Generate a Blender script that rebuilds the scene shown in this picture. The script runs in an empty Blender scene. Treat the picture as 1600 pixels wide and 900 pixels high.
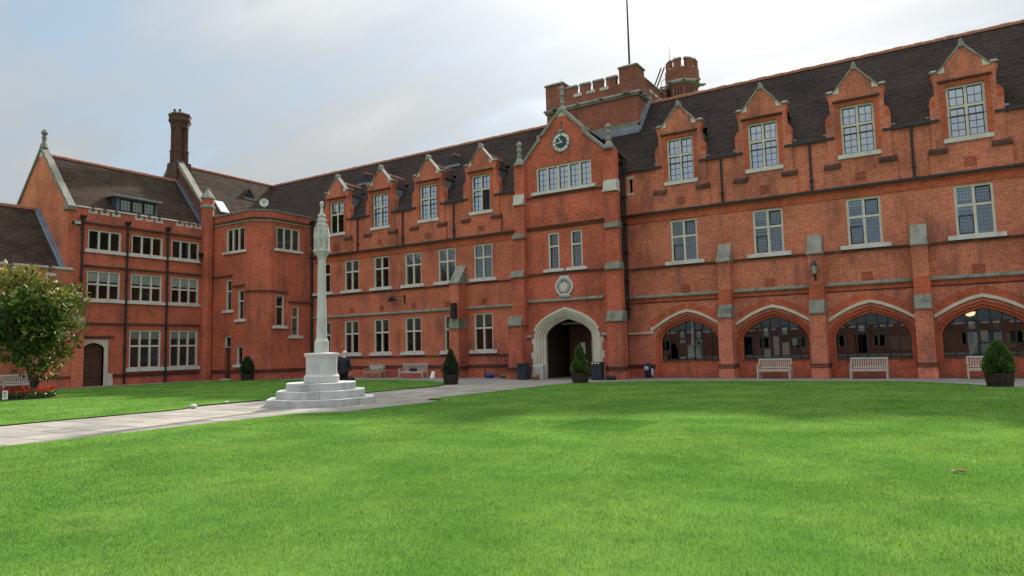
import bpy, bmesh, math, random
import numpy as np
from mathutils import Vector, Matrix, Euler
random.seed(7)
rng = np.random.default_rng(11)
R_ = math.radians
scene = bpy.context.scene
COL = scene.collection

# ------------------------------------------------------------------ camera
cam_d = bpy.data.cameras.new('camera')
cam = bpy.data.objects.new('camera', cam_d); COL.objects.link(cam)
cam_d.sensor_width = 36.0; cam_d.lens = 24.521
cam_d.clip_start = 0.1; cam_d.clip_end = 3000
_r = Vector((0.84369466, 0.53629783, -0.02374775)); _u = Vector((0.0674199, -0.06196899, 0.99579837)); _w = Vector((-0.53257288, 0.84175084, 0.08844005))
cam.matrix_world = Matrix(((_r.x, _u.x, -_w.x, 0), (_r.y, _u.y, -_w.y, 0), (_r.z, _u.z, -_w.z, 1.65), (0, 0, 0, 1)))
scene.camera = cam

# ------------------------------------------------------------------ sky, sun, exposure
SUN_EL, SUN_AZ = 34.7, 13.0          # behind the range, 13 degrees to the left of its normal
sd = Vector((-math.sin(R_(SUN_AZ)) * math.cos(R_(SUN_EL)), math.cos(R_(SUN_AZ)) * math.cos(R_(SUN_EL)), math.sin(R_(SUN_EL))))
scene.view_settings.view_transform = 'Standard'
scene.view_settings.look = 'None'
scene.view_settings.gamma = 1.0
scene.view_settings.exposure = 1.25
scene.view_settings.use_curve_mapping = False
scene.cycles.max_bounces = 8
scene.cycles.transparent_max_bounces = 12
scene.cycles.use_adaptive_sampling = True

world = bpy.data.worlds.new('World'); scene.world = world
world.use_nodes = True
wn = world.node_tree; wn.nodes.clear()
def N(nt, t, **kw):
    n = nt.nodes.new(t)
    for k, v in kw.items():
        if k == 'inp':
            for a, b in v.items(): n.inputs[a].default_value = b
        else: setattr(n, k, v)
    return n
def math_node(nt, op, a, b=None, c=None, clamp=False):
    n = nt.nodes.new('ShaderNodeMath'); n.operation = op; n.use_clamp = clamp
    for i, v in enumerate((a, b, c)):
        if v is None: continue
        if isinstance(v, (int, float)): n.inputs[i].default_value = v
        else: nt.links.new(v, n.inputs[i])
    return n.outputs[0]
def mixc(nt, fac, a, b, blend='MIX'):
    n = nt.nodes.new('ShaderNodeMix'); n.data_type = 'RGBA'; n.blend_type = blend
    for s, v in (('Factor', fac), ('A', a), ('B', b)):
        i = [k for k in n.inputs if k.name == s and (k.type == 'RGBA' or s == 'Factor' and k.type == 'VALUE')][0]
        if isinstance(v, (int, float)): i.default_value = v
        elif isinstance(v, tuple): i.default_value = (*v[:3], 1)
        else: nt.links.new(v, i)
    return [o for o in n.outputs if o.type == 'RGBA'][0]
def ramp(nt, fac, stops, interp='LINEAR'):
    n = nt.nodes.new('ShaderNodeValToRGB'); cr = n.color_ramp; cr.interpolation = interp
    while len(cr.elements) < len(stops): cr.elements.new(0.5)
    for e, (p, c) in zip(cr.elements, stops):
        e.position = p; e.color = (c, c, c, 1) if isinstance(c, (int, float)) else (*c, 1)
    nt.links.new(fac, n.inputs[0]); return n.outputs[0]

def build_world():
    nt = wn
    out = N(nt, 'ShaderNodeOutputWorld'); bg = N(nt, 'ShaderNodeBackground', inp={'Strength': 0.1})
    sky = N(nt, 'ShaderNodeTexSky', sky_type='NISHITA', sun_disc=False, sun_elevation=R_(SUN_EL), sun_rotation=R_(-SUN_AZ), air_density=1.0, dust_density=1.5, ozone_density=1.5)
    tc = N(nt, 'ShaderNodeTexCoord')
    sep = N(nt, 'ShaderNodeSeparateXYZ'); nt.links.new(tc.outputs['Generated'], sep.inputs[0])
    zc = math_node(nt, 'MAXIMUM', sep.outputs[2], 0.0)
    den = math_node(nt, 'ADD', zc, 0.16)
    comb = N(nt, 'ShaderNodeCombineXYZ')
    nt.links.new(math_node(nt, 'DIVIDE', sep.outputs[0], den), comb.inputs[0])
    nt.links.new(math_node(nt, 'DIVIDE', sep.outputs[1], den), comb.inputs[1])
    def noise(scale, detail, rough, sx, sy, rot, off, dist=0.0):
        mp = N(nt, 'ShaderNodeMapping'); mp.inputs['Scale'].default_value = (sx, sy, 1); mp.inputs['Rotation'].default_value = (0, 0, rot); mp.inputs['Location'].default_value = off
        nt.links.new(comb.outputs[0], mp.inputs[0])
        n = N(nt, 'ShaderNodeTexNoise', inp={'Scale': scale, 'Detail': detail, 'Roughness': rough, 'Distortion': dist}); nt.links.new(mp.outputs[0], n.inputs[0])
        return n.outputs[0]
    n1 = noise(0.8, 8, 0.55, 1.0, 1.9, 0.5, (3.1, 1.7, 0), 0.35)
    n2 = noise(1.5, 6, 0.55, 0.7, 2.2, 0.8, (8.0, 5.0, 0), 0.2)
    m = math_node(nt, 'ADD', math_node(nt, 'MULTIPLY', n1, 0.68), math_node(nt, 'MULTIPLY', n2, 0.32))
    # forward scatter of the hidden sun in thin cloud
    dt = N(nt, 'ShaderNodeVectorMath', operation='DOT_PRODUCT'); nt.links.new(tc.outputs['Generated'], dt.inputs[0]); dt.inputs[1].default_value = sd
    d0 = math_node(nt, 'MAXIMUM', dt.outputs['Value'], 0.0)
    glow = math_node(nt, 'ADD', math_node(nt, 'MULTIPLY', math_node(nt, 'POWER', d0, 60.0), 0.75), math_node(nt, 'MULTIPLY', math_node(nt, 'POWER', d0, 12.0), 0.25))
    m2 = math_node(nt, 'ADD', m, math_node(nt, 'MULTIPLY', glow, 0.16))
    mask = ramp(nt, m2, [(0.40, 0.16), (0.48, 0.62), (0.57, 0.98)])
    # cloud brightness: brighter to the zenith and round the sun
    br = math_node(nt, 'ADD', math_node(nt, 'MULTIPLY', math_node(nt, 'POWER', zc, 3.0), 13.0), 2.0)
    br = math_node(nt, 'ADD', br, math_node(nt, 'MULTIPLY', glow, 3.2))
    dens = ramp(nt, m2, [(0.38, 0.86), (0.5, 1.0), (0.64, 1.22)])
    br = math_node(nt, 'MULTIPLY', br, dens)
    ccol = N(nt, 'ShaderNodeVectorMath', operation='SCALE'); ccol.inputs[0].default_value = (0.97, 1.0, 1.01); nt.links.new(br, ccol.inputs['Scale'])
    veil = mixc(nt, 0.72, sky.outputs[0], (1.55, 2.10, 2.45))
    col = mixc(nt, mask, veil, ccol.outputs[0])
    nt.links.new(col, bg.inputs[0]); nt.links.new(bg.outputs[0], out.inputs[0])
build_world()

sun_d = bpy.data.lights.new('sun', 'SUN'); sun_d.energy = 3.5; sun_d.angle = R_(2.5); sun_d.color = (1.0, 0.94, 0.84)
sun = bpy.data.objects.new('sun', sun_d); COL.objects.link(sun)
sun.rotation_euler = sd.to_track_quat('Z', 'Y').to_euler()
sun.location = (0, 60, 60)

# ------------------------------------------------------------------ object helpers
OFF = {}
def tag(o, label=None, cat=None, group=None, kind=None):
    if label: o['label'] = label
    if cat: o['category'] = cat
    if group: o['group'] = group
    if kind: o['kind'] = kind
    return o
def thing(name, label, cat, loc=(0, 0, 0), group=None):
    o = bpy.data.objects.new(name, None); COL.objects.link(o); o.location = loc; o.empty_display_size = 0.3
    OFF[o] = Vector(loc); return tag(o, label, cat, group)
def link_mesh(name, me, m, parent=None, smooth=False, kind=None, label=None):
    o = bpy.data.objects.new(name, me); COL.objects.link(o)
    if m is not None: me.materials.append(m)
    if parent is not None:
        o.parent = parent; OFF[o] = OFF.get(parent, Vector())
    if smooth: me.polygons.foreach_set('use_smooth', [True] * len(me.polygons))
    if kind: o['kind'] = kind
    if label: o['label'] = label
    return o
class Fr:
    """A wall frame: u runs to the right as one faces it, d is outward."""
    def __init__(s, O, U, Nn): s.O = Vector(O); s.U = Vector(U).normalized(); s.N = Vector(Nn).normalized()
    def p(s, u, z, d=0.0): return s.O + s.U * u + s.N * d + Vector((0, 0, z))
ID = Fr((0, 0, 0), (1, 0, 0), (0, -1, 0))      # u = x, d = -y
class MB:
    def __init__(s): s.v = []; s.f = []
    def add(s, vs, fs):
        b = len(s.v); s.v += [Vector(q) for q in vs]; s.f += [tuple(b + i for i in g) for g in fs]
        return s
    def quad(s, *q): return s.add(q, [tuple(range(len(q)))])
    def box(s, x0, x1, y0, y1, z0, z1):
        return s.add([(x0, y0, z0), (x1, y0, z0), (x1, y1, z0), (x0, y1, z0), (x0, y0, z1), (x1, y0, z1), (x1, y1, z1), (x0, y1, z1)],
                     [(3, 2, 1, 0), (4, 5, 6, 7), (0, 1, 5, 4), (1, 2, 6, 5), (2, 3, 7, 6), (3, 0, 4, 7)])
    def fbox(s, F, u0, u1, z0, z1, d0, d1):
        P = F.p
        return s.add([P(u0, z0, d1), P(u1, z0, d1), P(u1, z0, d0), P(u0, z0, d0), P(u0, z1, d1), P(u1, z1, d1), P(u1, z1, d0), P(u0, z1, d0)],
                     [(3, 2, 1, 0), (4, 5, 6, 7), (0, 1, 5, 4), (1, 2, 6, 5), (2, 3, 7, 6), (3, 0, 4, 7)])
    def prism(s, F, poly, d0, d1):
        """polygon in (u, z), counter-clockwise as one faces the wall, extruded from depth d0 to d1 (outer)."""
        n = len(poly)
        vs = [F.p(a, b, d1) for a, b in poly] + [F.p(a, b, d0) for a, b in poly]
        return s.add(vs, [tuple(range(n)), tuple(range(2 * n - 1, n - 1, -1))] + [((i + 1) % n, i, n + i, n + (i + 1) % n) for i in range(n)])
    def ring(s, F, outer, inner, d0, d1):
        """strip between two open polylines (same count) extruded in depth"""
        n = len(outer)
        for i in range(n - 1):
            s.prism(F, [inner[i], inner[i + 1], outer[i + 1], outer[i]][::-1], d0, d1)
        return s
    def wedge(s, F, u0, u1, z0, z1, d_bot, d_top, d_back=0.0):
        """weathering: sloping from depth d_bot at z0 to d_top at z1"""
        P = F.p
        return s.add([P(u0, z0, d_bot), P(u1, z0, d_bot), P(u1, z0, d_back), P(u0, z0, d_back), P(u0, z1, d_top), P(u1, z1, d_top), P(u1, z1, d_back - .001), P(u0, z1, d_back - .001)],
                     [(3, 2, 1, 0), (4, 5, 6, 7), (0, 1, 5, 4), (1, 2, 6, 5), (2, 3, 7, 6), (3, 0, 4, 7)])
    def lathe(s, c, prof, n=12, phase=0.0, sx=1.0, sy=1.0):
        c = Vector(c); b = len(s.v)
        for (r, z) in prof:
            for k in range(n):
                a = phase + 2 * math.pi * k / n
                s.v.append(c + Vector((r * math.cos(a) * sx, r * math.sin(a) * sy, z)))
        for i in range(len(prof) - 1):
            for k in range(n):
                k2 = (k + 1) % n
                s.f.append((b + i * n + k, b + i * n + k2, b + (i + 1) * n + k2, b + (i + 1) * n + k))
        s.f.append(tuple(b + k for k in range(n))[::-1]); t = b + (len(prof) - 1) * n; s.f.append(tuple(t + k for k in range(n)))
        return s
    def tube(s, pts, r, n=8):
        pts = [Vector(q) for q in pts]; b = len(s.v)
        rr = r if isinstance(r, (list, tuple)) else [r] * len(pts)
        for i, q in enumerate(pts):
            t = (pts[min(i + 1, len(pts) - 1)] - pts[max(i - 1, 0)]).normalized()
            a = t.cross(Vector((0, 0, 1)) if abs(t.z) < .9 else Vector((1, 0, 0))).normalized(); c = t.cross(a)
            for k in range(n):
                an = 2 * math.pi * k / n; s.v.append(q + (a * math.cos(an) + c * math.sin(an)) * rr[i])
        for i in range(len(pts) - 1):
            for k in range(n):
                k2 = (k + 1) % n; s.f.append((b + i * n + k, b + i * n + k2, b + (i + 1) * n + k2, b + (i + 1) * n + k))
        s.f.append(tuple(b + k for k in range(n))[::-1]); t = b + (len(pts) - 1) * n; s.f.append(tuple(t + k for k in range(n)))
        return s
    def build(s, name, m, parent=None, smooth=False, fix=True, bevel=0.0, kind=None, label=None):
        off = OFF.get(parent, Vector()) if parent is not None else Vector()
        me = bpy.data.meshes.new(name); me.from_pydata([tuple(q - off) for q in s.v], [], s.f); me.update()
        if fix:
            bm = bmesh.new(); bm.from_mesh(me); bmesh.ops.recalc_face_normals(bm, faces=bm.faces); bm.to_mesh(me); bm.free()
        o = link_mesh(name, me, m, parent, smooth, kind, label)
        if bevel:
            bv = o.modifiers.new('bevel', 'BEVEL'); bv.width = bevel; bv.segments = 2; bv.limit_method = 'ANGLE'; bv.angle_limit = R_(40)
        return o
def ev(poly, u):
    for (a, za), (b, zb) in zip(poly, poly[1:]):
        if b > a and a - 1e-9 <= u <= b + 1e-9: return za + (zb - za) * (u - a) / (b - a)
    return poly[0][1] if u < poly[0][0] else poly[-1][1]
def rect(u0, u1, z0, z1): return dict(u0=u0, u1=u1, bot=z0, top=[(u0, z1), (u1, z1)])
def wall_mesh(mb, F, u0, u1, z0, top, holes, d=0.0, reveal=0.3):
    if isinstance(top, (int, float)): top = [(u0, top), (u1, top)]
    us = {u0, u1}
    for a, b in top: us.add(a)
    for h in holes:
        us |= {h['u0'], h['u1']} | {a for a, b in h['top']}
    us = sorted(x for x in us if u0 - 1e-9 <= x <= u1 + 1e-9)
    e = 1e-6
    for a, b in zip(us, us[1:]):
        if b - a < 1e-5: continue
        hs = sorted([h for h in holes if h['u0'] <= a + e and h['u1'] >= b - e], key=lambda h: h['bot'])
        ca = cb = z0
        for h in hs + [None]:
            na, nb = (h['bot'], h['bot']) if h else (ev(top, a + e), ev(top, b - e))
            if na > ca + 1e-5 or nb > cb + 1e-5: mb.quad(F.p(a, ca, d), F.p(b, cb, d), F.p(b, nb, d), F.p(a, na, d))
            if h: ca, cb = ev(h['top'], a + e), ev(h['top'], b - e)
    for h in holes:
        loop = [(h['u0'], h['bot']), (h['u1'], h['bot'])] + h['top'][::-1]
        n = len(loop)
        for i in range(n):
            p, q = loop[i], loop[(i + 1) % n]
            if abs(p[0] - q[0]) + abs(p[1] - q[1]) < 1e-6: continue
            mb.quad(F.p(*p, d), F.p(*p, d - reveal), F.p(*q, d - reveal), F.p(*q, d))
    return mb

# ------------------------------------------------------------------ materials
M = {}
def new_mat(name):
    m = bpy.data.materials.new(name); m.use_nodes = True; nt = m.node_tree; nt.nodes.clear()
    out = N(nt, 'ShaderNodeOutputMaterial'); b = N(nt, 'ShaderNodeBsdfPrincipled'); nt.links.new(b.outputs[0], out.inputs[0])
    M[name] = m; return m, nt, b, out
def pos_uv(nt):
    g = N(nt, 'ShaderNodeNewGeometry'); sp = N(nt, 'ShaderNodeSeparateXYZ'); nt.links.new(g.outputs['Position'], sp.inputs[0])
    sn = N(nt, 'ShaderNodeSeparateXYZ'); nt.links.new(g.outputs['True Normal'], sn.inputs[0])
    f = math_node(nt, 'GREATER_THAN', math_node(nt, 'ABSOLUTE', sn.outputs[0]), math_node(nt, 'ABSOLUTE', sn.outputs[1]))
    u = math_node(nt, 'ADD', math_node(nt, 'MULTIPLY', sp.outputs[1], f), math_node(nt, 'MULTIPLY', sp.outputs[0], math_node(nt, 'SUBTRACT', 1.0, f)))
    return g, sp, u
def noise_at(nt, vec, scale, detail=4, rough=0.55, scl=None, dist=0.0):
    if scl:
        mp = N(nt, 'ShaderNodeMapping'); mp.inputs['Scale'].default_value = scl; nt.links.new(vec, mp.inputs[0]); vec = mp.outputs[0]
    n = N(nt, 'ShaderNodeTexNoise', inp={'Scale': scale, 'Detail': detail, 'Roughness': rough, 'Distortion': dist}); nt.links.new(vec, n.inputs[0])
    return n.outputs[0]
def bump(nt, b, h, strength, dist):
    bp = N(nt, 'ShaderNodeBump', inp={'Strength': strength, 'Distance': dist}); nt.links.new(h, bp.inputs['Height']); nt.links.new(bp.outputs[0], b.inputs['Normal'])
def brick_mat(name, c1, c2, mortar, dark, msize=0.009, contrast=1.0, stain=1.0, bw=0.235, rh=0.077):
    m, nt, b, out = new_mat(name)
    g, sp, u = pos_uv(nt)
    cv = N(nt, 'ShaderNodeCombineXYZ'); nt.links.new(u, cv.inputs[0]); nt.links.new(sp.outputs[2], cv.inputs[1])
    bt = N(nt, 'ShaderNodeTexBrick', offset=0.5, inp={'Scale': 1.0, 'Brick Width': bw, 'Row Height': rh, 'Mortar Size': msize, 'Mortar Smooth': 0.15, 'Bias': -0.15})
    bt.inputs['Color1'].default_value = (*c1, 1); bt.inputs['Color2'].default_value = (*c2, 1); bt.inputs['Mortar'].default_value = (*mortar, 1)
    nt.links.new(cv.outputs[0], bt.inputs[0])
    # a second brick field picks out burnt headers
    bt2 = N(nt, 'ShaderNodeTexBrick', offset=0.5, inp={'Scale': 1.0, 'Brick Width': bw, 'Row Height': rh, 'Mortar Size': 0.0, 'Bias': -0.55})
    bt2.inputs['Color1'].default_value = (0, 0, 0, 1); bt2.inputs['Color2'].default_value = (1, 1, 1, 1)
    nt.links.new(cv.outputs[0], bt2.inputs[0])
    hd = math_node(nt, 'MULTIPLY', math_node(nt, 'MULTIPLY', math_node(nt, 'GREATER_THAN', bt2.outputs[0], 0.50), math_node(nt, 'SUBTRACT', 1.0, bt.outputs['Fac'])), 0.72 * contrast)
    col = mixc(nt, hd, bt.outputs[0], dark)
    big = noise_at(nt, g.outputs['Position'], 0.45, 5, 0.6)
    col = mixc(nt, 1.0, col, ramp(nt, big, [(0.28, (0.66, 0.64, 0.64)), (0.5, (1, 1, 1)), (0.72, (1.22, 1.18, 1.14))]), 'MULTIPLY')
    md = noise_at(nt, g.outputs['Position'], 7.0, 4, 0.75)
    col = mixc(nt, 1.0, col, ramp(nt, md, [(0.3, (0.66, 0.64, 0.64)), (0.5, (1, 1, 1)), (0.7, (1.22, 1.2, 1.18))]), 'MULTIPLY')
    st = noise_at(nt, g.outputs['Position'], 1.0, 6, 0.65, (1.3, 1.3, 0.35))
    col = mixc(nt, math_node(nt, 'MULTIPLY', ramp(nt, st, [(0.50, 0.0), (0.70, 1.0)]), 0.62 * stain), col, (0.13, 0.065, 0.05))
    ef = noise_at(nt, g.outputs['Position'], 2.2, 5, 0.7)
    col = mixc(nt, math_node(nt, 'MULTIPLY', ramp(nt, ef, [(0.60, 0.0), (0.78, 1.0)]), 0.28 * stain), col, (0.55, 0.40, 0.33))
    nt.links.new(col, b.inputs['Base Color']); b.inputs['Roughness'].default_value = 0.88; b.inputs['Specular IOR Level'].default_value = 0.25
    bump(nt, b, math_node(nt, 'SUBTRACT', 1.0, bt.outputs['Fac']), 0.5, 0.008)
    return m
brick_mat('brick_flemish', (0.62, 0.141, 0.064), (0.46, 0.088, 0.045), (0.51, 0.31, 0.23), (0.12, 0.048, 0.042), 0.0105, 1.0)
brick_mat('brick_left_wing', (0.60, 0.130, 0.058), (0.46, 0.088, 0.044), (0.48, 0.27, 0.195), (0.14, 0.052, 0.042), 0.0095, 0.9)
brick_mat('brick_gable', (0.70, 0.18, 0.078), (0.60, 0.145, 0.062), (0.54, 0.29, 0.19), (0.30, 0.09, 0.05), 0.009, 0.4, 0.6)
brick_mat('brick_red', (0.58, 0.108, 0.050), (0.43, 0.073, 0.039), (0.44, 0.215, 0.155), (0.15, 0.05, 0.04), 0.009, 0.8, 1.0)
brick_mat('brick_rubbed', (0.54, 0.112, 0.048), (0.45, 0.085, 0.040), (0.38, 0.18, 0.12), (0.17, 0.05, 0.04), 0.006, 0.4, 0.7)
brick_mat('brick_dark', (0.20, 0.066, 0.045), (0.14, 0.045, 0.036), (0.15, 0.09, 0.07), (0.06, 0.03, 0.03), 0.007, 0.6, 1.0)
brick_mat('brick_chimney', (0.115, 0.05, 0.042), (0.08, 0.038, 0.034), (0.09, 0.06, 0.05), (0.04, 0.025, 0.025), 0.007, 0.6, 1.0)
brick_mat('brick_tower', (0.33, 0.098, 0.058), (0.23, 0.068, 0.044), (0.26, 0.15, 0.11), (0.07, 0.035, 0.035), 0.008, 0.9, 1.4)
brick_mat('brick_string', (0.10, 0.043, 0.034), (0.075, 0.032, 0.027), (0.08, 0.045, 0.037), (0.06, 0.03, 0.03), 0.005, 0.5, 1.4)

def stone_mat(name, c, c2, dark=(0.08, 0.075, 0.06), stain=0.5, rough=0.85, scale=3.0, bmp=0.25):
    m, nt, b, out = new_mat(name)
    g = N(nt, 'ShaderNodeNewGeometry'); P = g.outputs['Position']
    n = noise_at(nt, P, scale, 6, 0.6)
    col = mixc(nt, ramp(nt, n, [(0.3, 0.0), (0.7, 1.0)]), c, c2)
    s = noise_at(nt, P, scale * 0.7, 7, 0.7, (1.0, 1.0, 0.45))
    col = mixc(nt, math_node(nt, 'MULTIPLY', ramp(nt, s, [(0.50, 0.0), (0.72, 1.0)]), stain), col, dark)
    nt.links.new(col, b.inputs['Base Color']); b.inputs['Roughness'].default_value = rough; b.inputs['Specular IOR Level'].default_value = 0.3
    bump(nt, b, noise_at(nt, P, scale * 9, 5, 0.65), bmp, 0.02)
    return m
stone_mat('stone', (0.62, 0.57, 0.47), (0.53, 0.48, 0.39), (0.16, 0.14, 0.11), 0.35)
stone_mat('stone_sill', (0.56, 0.545, 0.505), (0.47, 0.45, 0.41), (0.12, 0.11, 0.10), 0.5)
stone_mat('stone_frame', (0.64, 0.585, 0.50), (0.56, 0.51, 0.43), (0.20, 0.16, 0.12), 0.25)
stone_mat('stone_weathered', (0.22, 0.215, 0.185), (0.31, 0.295, 0.255), (0.07, 0.07, 0.058), 0.75, 0.95, 2.5, 0.4)
stone_mat('stone_lichen', (0.17, 0.175, 0.15), (0.26, 0.255, 0.215), (0.05, 0.05, 0.042), 0.8, 0.95, 3.5, 0.5)
stone_mat('stone_white', (0.57, 0.56, 0.545), (0.46, 0.45, 0.44), (0.24, 0.235, 0.22), 0.6, 0.8, 2.2, 0.2)
stone_mat('stone_step', (0.55, 0.545, 0.535), (0.42, 0.415, 0.41), (0.19, 0.185, 0.17), 0.7, 0.85, 2.6, 0.35)
stone_mat('interior_dark', (0.055, 0.05, 0.045), (0.04, 0.037, 0.033), (0.03, 0.03, 0.03), 0.2)
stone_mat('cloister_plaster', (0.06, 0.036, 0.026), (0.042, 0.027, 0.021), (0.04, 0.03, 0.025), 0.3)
stone_mat('plaster', (0.11, 0.105, 0.095), (0.085, 0.08, 0.072), (0.2, 0.19, 0.17), 0.2)
stone_mat('terracotta', (0.36, 0.15, 0.09), (0.27, 0.105, 0.065), (0.09, 0.06, 0.05), 0.5)
stone_mat('paper', (0.78, 0.78, 0.77), (0.70, 0.71, 0.72), (0.5, 0.5, 0.5), 0.1)
stone_mat('blind', (0.86, 0.87, 0.85), (0.80, 0.81, 0.80), (0.45, 0.45, 0.45), 0.1)
stone_mat('blind_grey', (0.20, 0.21, 0.21), (0.16, 0.17, 0.17), (0.1, 0.1, 0.1), 0.1)
stone_mat('curtain_purple', (0.16, 0.06, 0.14), (0.30, 0.26, 0.30), (0.1, 0.05, 0.09), 0.2)
stone_mat('soil', (0.05, 0.035, 0.022), (0.035, 0.025, 0.016), (0.02, 0.015, 0.01), 0.5, 1.0, 12, 0.8)

def plain(name, c, rough=0.6, metal=0.0, spec=0.4, var=0.25, scale=6.0):
    m, nt, b, out = new_mat(name)
    g = N(nt, 'ShaderNodeNewGeometry')
    n = noise_at(nt, g.outputs['Position'], scale, 5, 0.6)
    lo = tuple(x * (1 - var) for x in c); hi = tuple(min(1, x * (1 + var)) for x in c)
    nt.links.new(mixc(nt, ramp(nt, n, [(0.3, 0.0), (0.7, 1.0)]), lo, hi), b.inputs['Base Color'])
    b.inputs['Roughness'].default_value = rough; b.inputs['Metallic'].default_value = metal; b.inputs['Specular IOR Level'].default_value = spec
    bump(nt, b, n, 0.1, 0.01)
    return m
plain('iron', (0.022, 0.021, 0.022), 0.45, 0.0, 0.4)
plain('iron_frame', (0.018, 0.019, 0.022), 0.5)
plain('lead', (0.20, 0.225, 0.26), 0.5, 0.3, 0.5, 0.3, 2.0)
plain('lead_dark', (0.10, 0.12, 0.16), 0.55, 0.2, 0.4, 0.3, 2.0)
plain('leading', (0.07, 0.075, 0.08), 0.6)
plain('oak_door', (0.095, 0.042, 0.022), 0.6, 0, 0.3, 0.35, 5.0)
plain('bin_plastic', (0.022, 0.027, 0.036), 0.45)
plain('bag_navy', (0.018, 0.024, 0.05), 0.7)
plain('bag_blue', (0.02, 0.05, 0.20), 0.6)
plain('bag_black', (0.015, 0.015, 0.017), 0.7)
plain('bag_khaki', (0.13, 0.10, 0.075), 0.8)
plain('bag_tan', (0.27, 0.16, 0.085), 0.8)
plain('bag_grey', (0.42, 0.45, 0.5), 0.5)
plain('suit', (0.014, 0.018, 0.030), 0.75, 0, 0.25)
plain('trouser', (0.012, 0.012, 0.015), 0.8, 0, 0.2)
plain('skin', (0.52, 0.30, 0.235), 0.55)
plain('hair_white', (0.62, 0.58, 0.54), 0.7)
plain('leather', (0.02, 0.017, 0.015), 0.4)
plain('white_board', (0.72, 0.72, 0.70), 0.5)
plain('clock_blue', (0.03, 0.045, 0.06), 0.4)
plain('clock_white', (0.70, 0.72, 0.74), 0.5)
plain('barrel', (0.035, 0.024, 0.019), 0.7, 0, 0.3, 0.5, 9.0)
plain('barrel_hoop', (0.045, 0.036, 0.032), 0.6, 0.5)
plain('bark', (0.085, 0.065, 0.05), 0.9, 0, 0.2, 0.4, 8.0)
plain('poster_maroon', (0.16, 0.025, 0.04), 0.5)
plain('poster_dark', (0.02, 0.022, 0.03), 0.4)
plain('brass', (0.55, 0.40, 0.16), 0.35, 0.8)
plain('dish', (0.50, 0.52, 0.53), 0.5)
plain('crest_relief', (0.20, 0.22, 0.215), 0.8)
plain('timber_floor', (0.20, 0.14, 0.10), 0.6)

def bench_mat(name, c, c2):
    m, nt, b, out = new_mat(name)
    g = N(nt, 'ShaderNodeNewGeometry'); tcn = N(nt, 'ShaderNodeTexCoord')
    n = noise_at(nt, tcn.outputs['Object'], 4.0, 6, 0.6, (1, 8, 8))
    nt.links.new(mixc(nt, ramp(nt, n, [(0.3, 0.0), (0.7, 1.0)]), c, c2), b.inputs['Base Color']); b.inputs['Roughness'].default_value = 0.8
bench_mat('teak_grey', (0.50, 0.455, 0.40), (0.37, 0.33, 0.285))
bench_mat('teak_brown', (0.37, 0.31, 0.25), (0.26, 0.215, 0.17))

def tile_mat(name, c1, c2, moss, mossamt):
    m, nt, b, out = new_mat(name)
    g, sp, u = pos_uv(nt)
    cv = N(nt, 'ShaderNodeCombineXYZ'); nt.links.new(u, cv.inputs[0]); nt.links.new(math_node(nt, 'MULTIPLY', sp.outputs[2], 1.32), cv.inputs[1])
    bt = N(nt, 'ShaderNodeTexBrick', offset=0.5, inp={'Scale': 1.0, 'Brick Width': 0.17, 'Row Height': 0.11, 'Mortar Size': 0.006, 'Mortar Smooth': 0.3, 'Bias': -0.1})
    bt.inputs['Color1'].default_value = (*c1, 1); bt.inputs['Color2'].default_value = (*c2, 1); bt.inputs['Mortar'].default_value = (0.02, 0.016, 0.016, 1)
    nt.links.new(cv.outputs[0], bt.inputs[0])
    big = noise_at(nt, g.outputs['Position'], 0.35, 6, 0.62)
    col = mixc(nt, 1.0, bt.outputs[0], ramp(nt, big, [(0.28, (0.62, 0.62, 0.64)), (0.5, (1, 1, 1)), (0.75, (1.35, 1.25, 1.2))]), 'MULTIPLY')
    ms = noise_at(nt, g.outputs['Position'], 1.1, 8, 0.72)
    col = mixc(nt, math_node(nt, 'MULTIPLY', ramp(nt, ms, [(0.45, 0.0), (0.68, 1.0)]), mossamt), col, moss)
    sk = noise_at(nt, g.outputs['Position'], 7.0, 4, 0.7)
    col = mixc(nt, math_node(nt, 'MULTIPLY', ramp(nt, sk, [(0.66, 0.0), (0.74, 1.0)]), 0.25), col, (0.13, 0.11, 0.09))
    nt.links.new(col, b.inputs['Base Color']); b.inputs['Roughness'].default_value = 0.92; b.inputs['Specular IOR Level'].default_value = 0.1
    bump(nt, b, math_node(nt, 'SUBTRACT', 1.0, bt.outputs['Fac']), 0.6, 0.012)
tile_mat('tile_main', (0.064, 0.046, 0.042), (0.036, 0.028, 0.029), (0.072, 0.051, 0.038), 0.5)
tile_mat('tile_left', (0.074, 0.047, 0.035), (0.039, 0.029, 0.025), (0.095, 0.069, 0.041), 0.65)

def glass_mat(name, base, tint, wav=0.04, rough=0.03):
    m = bpy.data.materials.new(name); m.use_nodes = True; nt = m.node_tree; nt.nodes.clear(); M[name] = m
    out = N(nt, 'ShaderNodeOutputMaterial'); mx = N(nt, 'ShaderNodeMixShader'); tr = N(nt, 'ShaderNodeBsdfTransparent'); gl = N(nt, 'ShaderNodeBsdfGlossy')
    tr.inputs[0].default_value = (*tint, 1); gl.inputs['Color'].default_value = (0.84, 0.92, 1.0, 1); gl.inputs['Roughness'].default_value = rough
    fr = N(nt, 'ShaderNodeFresnel', inp={'IOR': 1.5})
    f = math_node(nt, 'ADD', fr.outputs[0], base, clamp=True)
    g = N(nt, 'ShaderNodeNewGeometry'); n = noise_at(nt, g.outputs['Position'], 3.5, 3, 0.5)
    bp = N(nt, 'ShaderNodeBump', inp={'Strength': wav, 'Distance': 0.05}); nt.links.new(n, bp.inputs['Height']); nt.links.new(bp.outputs[0], gl.inputs['Normal'])
    nt.links.new(f, mx.inputs[0]); nt.links.new(tr.outputs[0], mx.inputs[1]); nt.links.new(gl.outputs[0], mx.inputs[2]); nt.links.new(mx.outputs[0], out.inputs[0])
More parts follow.
